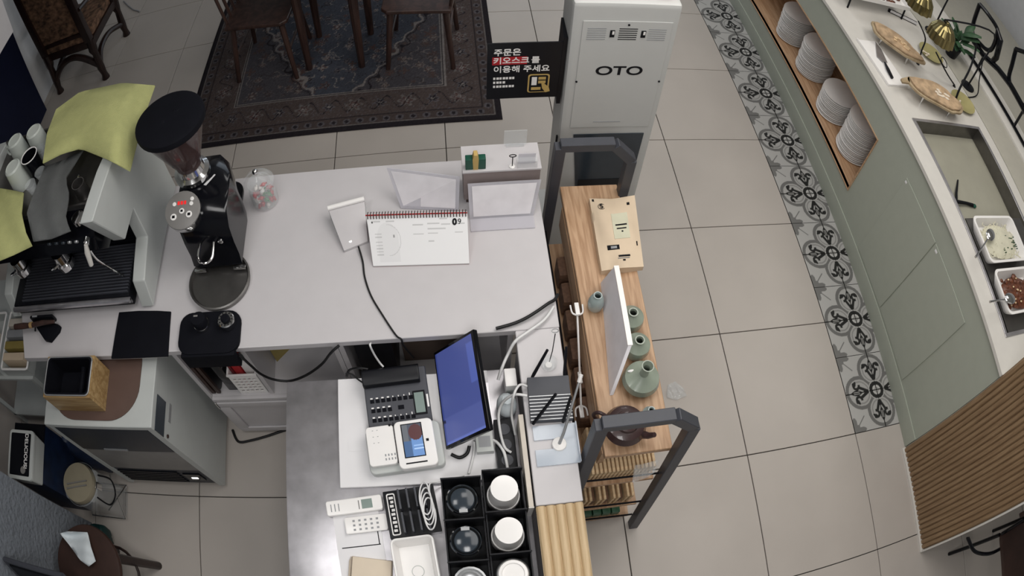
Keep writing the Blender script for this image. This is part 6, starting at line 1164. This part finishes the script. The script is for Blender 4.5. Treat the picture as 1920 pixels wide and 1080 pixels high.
# ================================================================ DINING CORNER
def dchair(label, c, rz, group='dining chairs on the rug'):
    t = thing('dining_chair', label, 'chair', (c[0], c[1], 0.0101), rz, group)
    obj('seat', B().prism([(-.19, -.2), (.17, -.205), (.205, -.17), (.205, .17), (.17, .205), (-.19, .2), (-.205, 0)], .425, .452), 'darkwood', t, bevel=.01, seg=3)
    for sx, sy in ((-1, -1), (-1, 1), (1, -1), (1, 1)): obj('leg', B().tube([(sx * .155, sy * .15, .425), (sx * .195, sy * .195, 0)], [.020, .014], 10), 'darkwood', t)
    obj('stretcher', B().tube([(-.17, -.17, .2), (-.17, .17, .2)], .009, 8), 'darkwood', t); obj('stretcher', B().tube([(.17, -.17, .2), (.17, .17, .2)], .009, 8), 'darkwood', t)
    for k in range(5): y = -.15 + k * .075; obj('spindle', B().tube([(-.185, y, .45), (-.235, y * 1.1, .82)], .011, 8), 'darkwood', t)
    obj('top_rail', B().prism([(-.255, -.2), (-.225, -.2), (-.215, 0), (-.225, .2), (-.255, .2), (-.245, 0)], .81, .88), 'darkwood', t, bevel=.008)
    return t
dchair('dark wooden spindle chair facing the table, beside the antique armchair', (-2.255, 2.69), math.radians(-6))
dchair('dark wooden spindle chair with its back toward the black notice sign', (-1.305, 2.645), math.radians(174))
tb2 = thing('dining_table', 'small dark wooden table with tapered legs between the spindle chairs', 'table', (-1.825, 2.70, 0.0101))
for (x, y) in ((-2.01, 2.55), (-1.68, 2.52), (-1.98, 2.87), (-1.64, 2.84)): obj('leg', B().tube([(x + 1.825, y - 2.70, 0), ((x + 1.825) * 1.0, (y - 2.70) * 1.0, .70)], [.020, .032], 10), 'darkwood', tb2)
obj('table_top', B().prism(rrect(-.36, .36, -.30, .42, .05), .705, .735), 'darkwood', tb2, bevel=.006); obj('apron', B().box(-.2, .2, -.18, .18, .64, .7045), 'darkwood', tb2)
# antique upholstered armchair
ac = thing('antique_armchair', 'carved antique armchair with brown tapestry upholstery by the wall', 'armchair', (-3.86, 3.10, 0)); o5 = Vector((-3.86, 3.10, 0))
bl_, br_, fl_, fr2 = (-.235, -.235), (.215, -.225), (-.25, .27), (.225, .27)
for (x, y) in (bl_, br_, fl_, fr2): obj('leg', B().tube([(x, y, .40), (x * .97, y, .30), (x, y, .26), (x * 1.0, y, .12), (x * 1.03, y, .05), (x * 1.03, y, 0)], [.034, .038, .026, .032, .024, .034], 10), 'antique', ac)
obj('seat_rail', B().box(-.25, .24, -.24, -.205, .33, .40).box(-.25, .24, .25, .28, .33, .40).box(-.26, -.225, -.205, .25, .33, .40).box(.205, .24, -.205, .25, .33, .40), 'antique', ac, bevel=.005)
for s in ((bl_, fl_), (br_, fr2)): obj('carved_stretcher', B().tube(smoothpts([(s[0][0], s[0][1], .12), (s[0][0] * .9, -.1, .2), (s[0][0] * .9, .08, .2), (s[1][0], s[1][1], .12)], 5), .024, 8), 'antique', ac)
obj('carved_stretcher', B().tube(smoothpts([(-.235, -.235, .14), (-.12, -.235, .25), (0, -.235, .29), (.10, -.23, .25), (.215, -.225, .14)], 5), .028, 8), 'antique', ac)
obj('seat_cushion', B().prism(rrect(-.235, .225, -.20, .26, .05), .395, .47), 'tapestry', ac, bevel=.02, seg=3)
obj('back_upholstery', B().hexa([(-.205, -.252, .50), (.190, -.242, .50), (.190, -.195, .50), (-.205, -.205, .50)], [(-.205, -.33, 1.10), (.190, -.32, 1.10), (.190, -.28, 1.10), (-.205, -.29, 1.10)]), 'tapestry', ac, bevel=.012)
obj('lower_back_panel', B().box(-.205, .190, -.245, -.215, .405, .46), 'tapestry', ac, bevel=.006); obj('back_crossbar', B().box(-.21, .195, -.25, -.21, .462, .498), 'antique', ac, bevel=.004)
for x in (-.228, .210): obj('back_post', B().bar((x, -.235, .40), (x, -.315, 1.12), .062, .055, up=(0, 1, 0)), 'antique', ac, bevel=.006)
obj('crest_rail', B().tube(smoothpts([(-.25, -.315, 1.11), (0, -.32, 1.18), (.235, -.31, 1.11)], 5), .03, 8), 'antique', ac)
for x in (-.25, .235):
    obj('armrest', B().tube(smoothpts([(x, -.27, .72), (x * 1.08, -.05, .70), (x * 1.08, .2, .68)], 4), [.02] * 9, 8), 'antique', ac); obj('arm_post', B().tube([(x, .22, .40), (x * 1.06, .2, .68)], .018, 8), 'antique', ac)
p = P(250, 18, z=0.02); cable('lamp_cord', [P(232, 2, z=.006), P(240, 10, z=.006), P(250, 18, z=.006), P(258, 20, z=.006), P(262, 22, z=.006)], .006, 'greyp', 'pale cord lying on the floor beside the antique armchair')
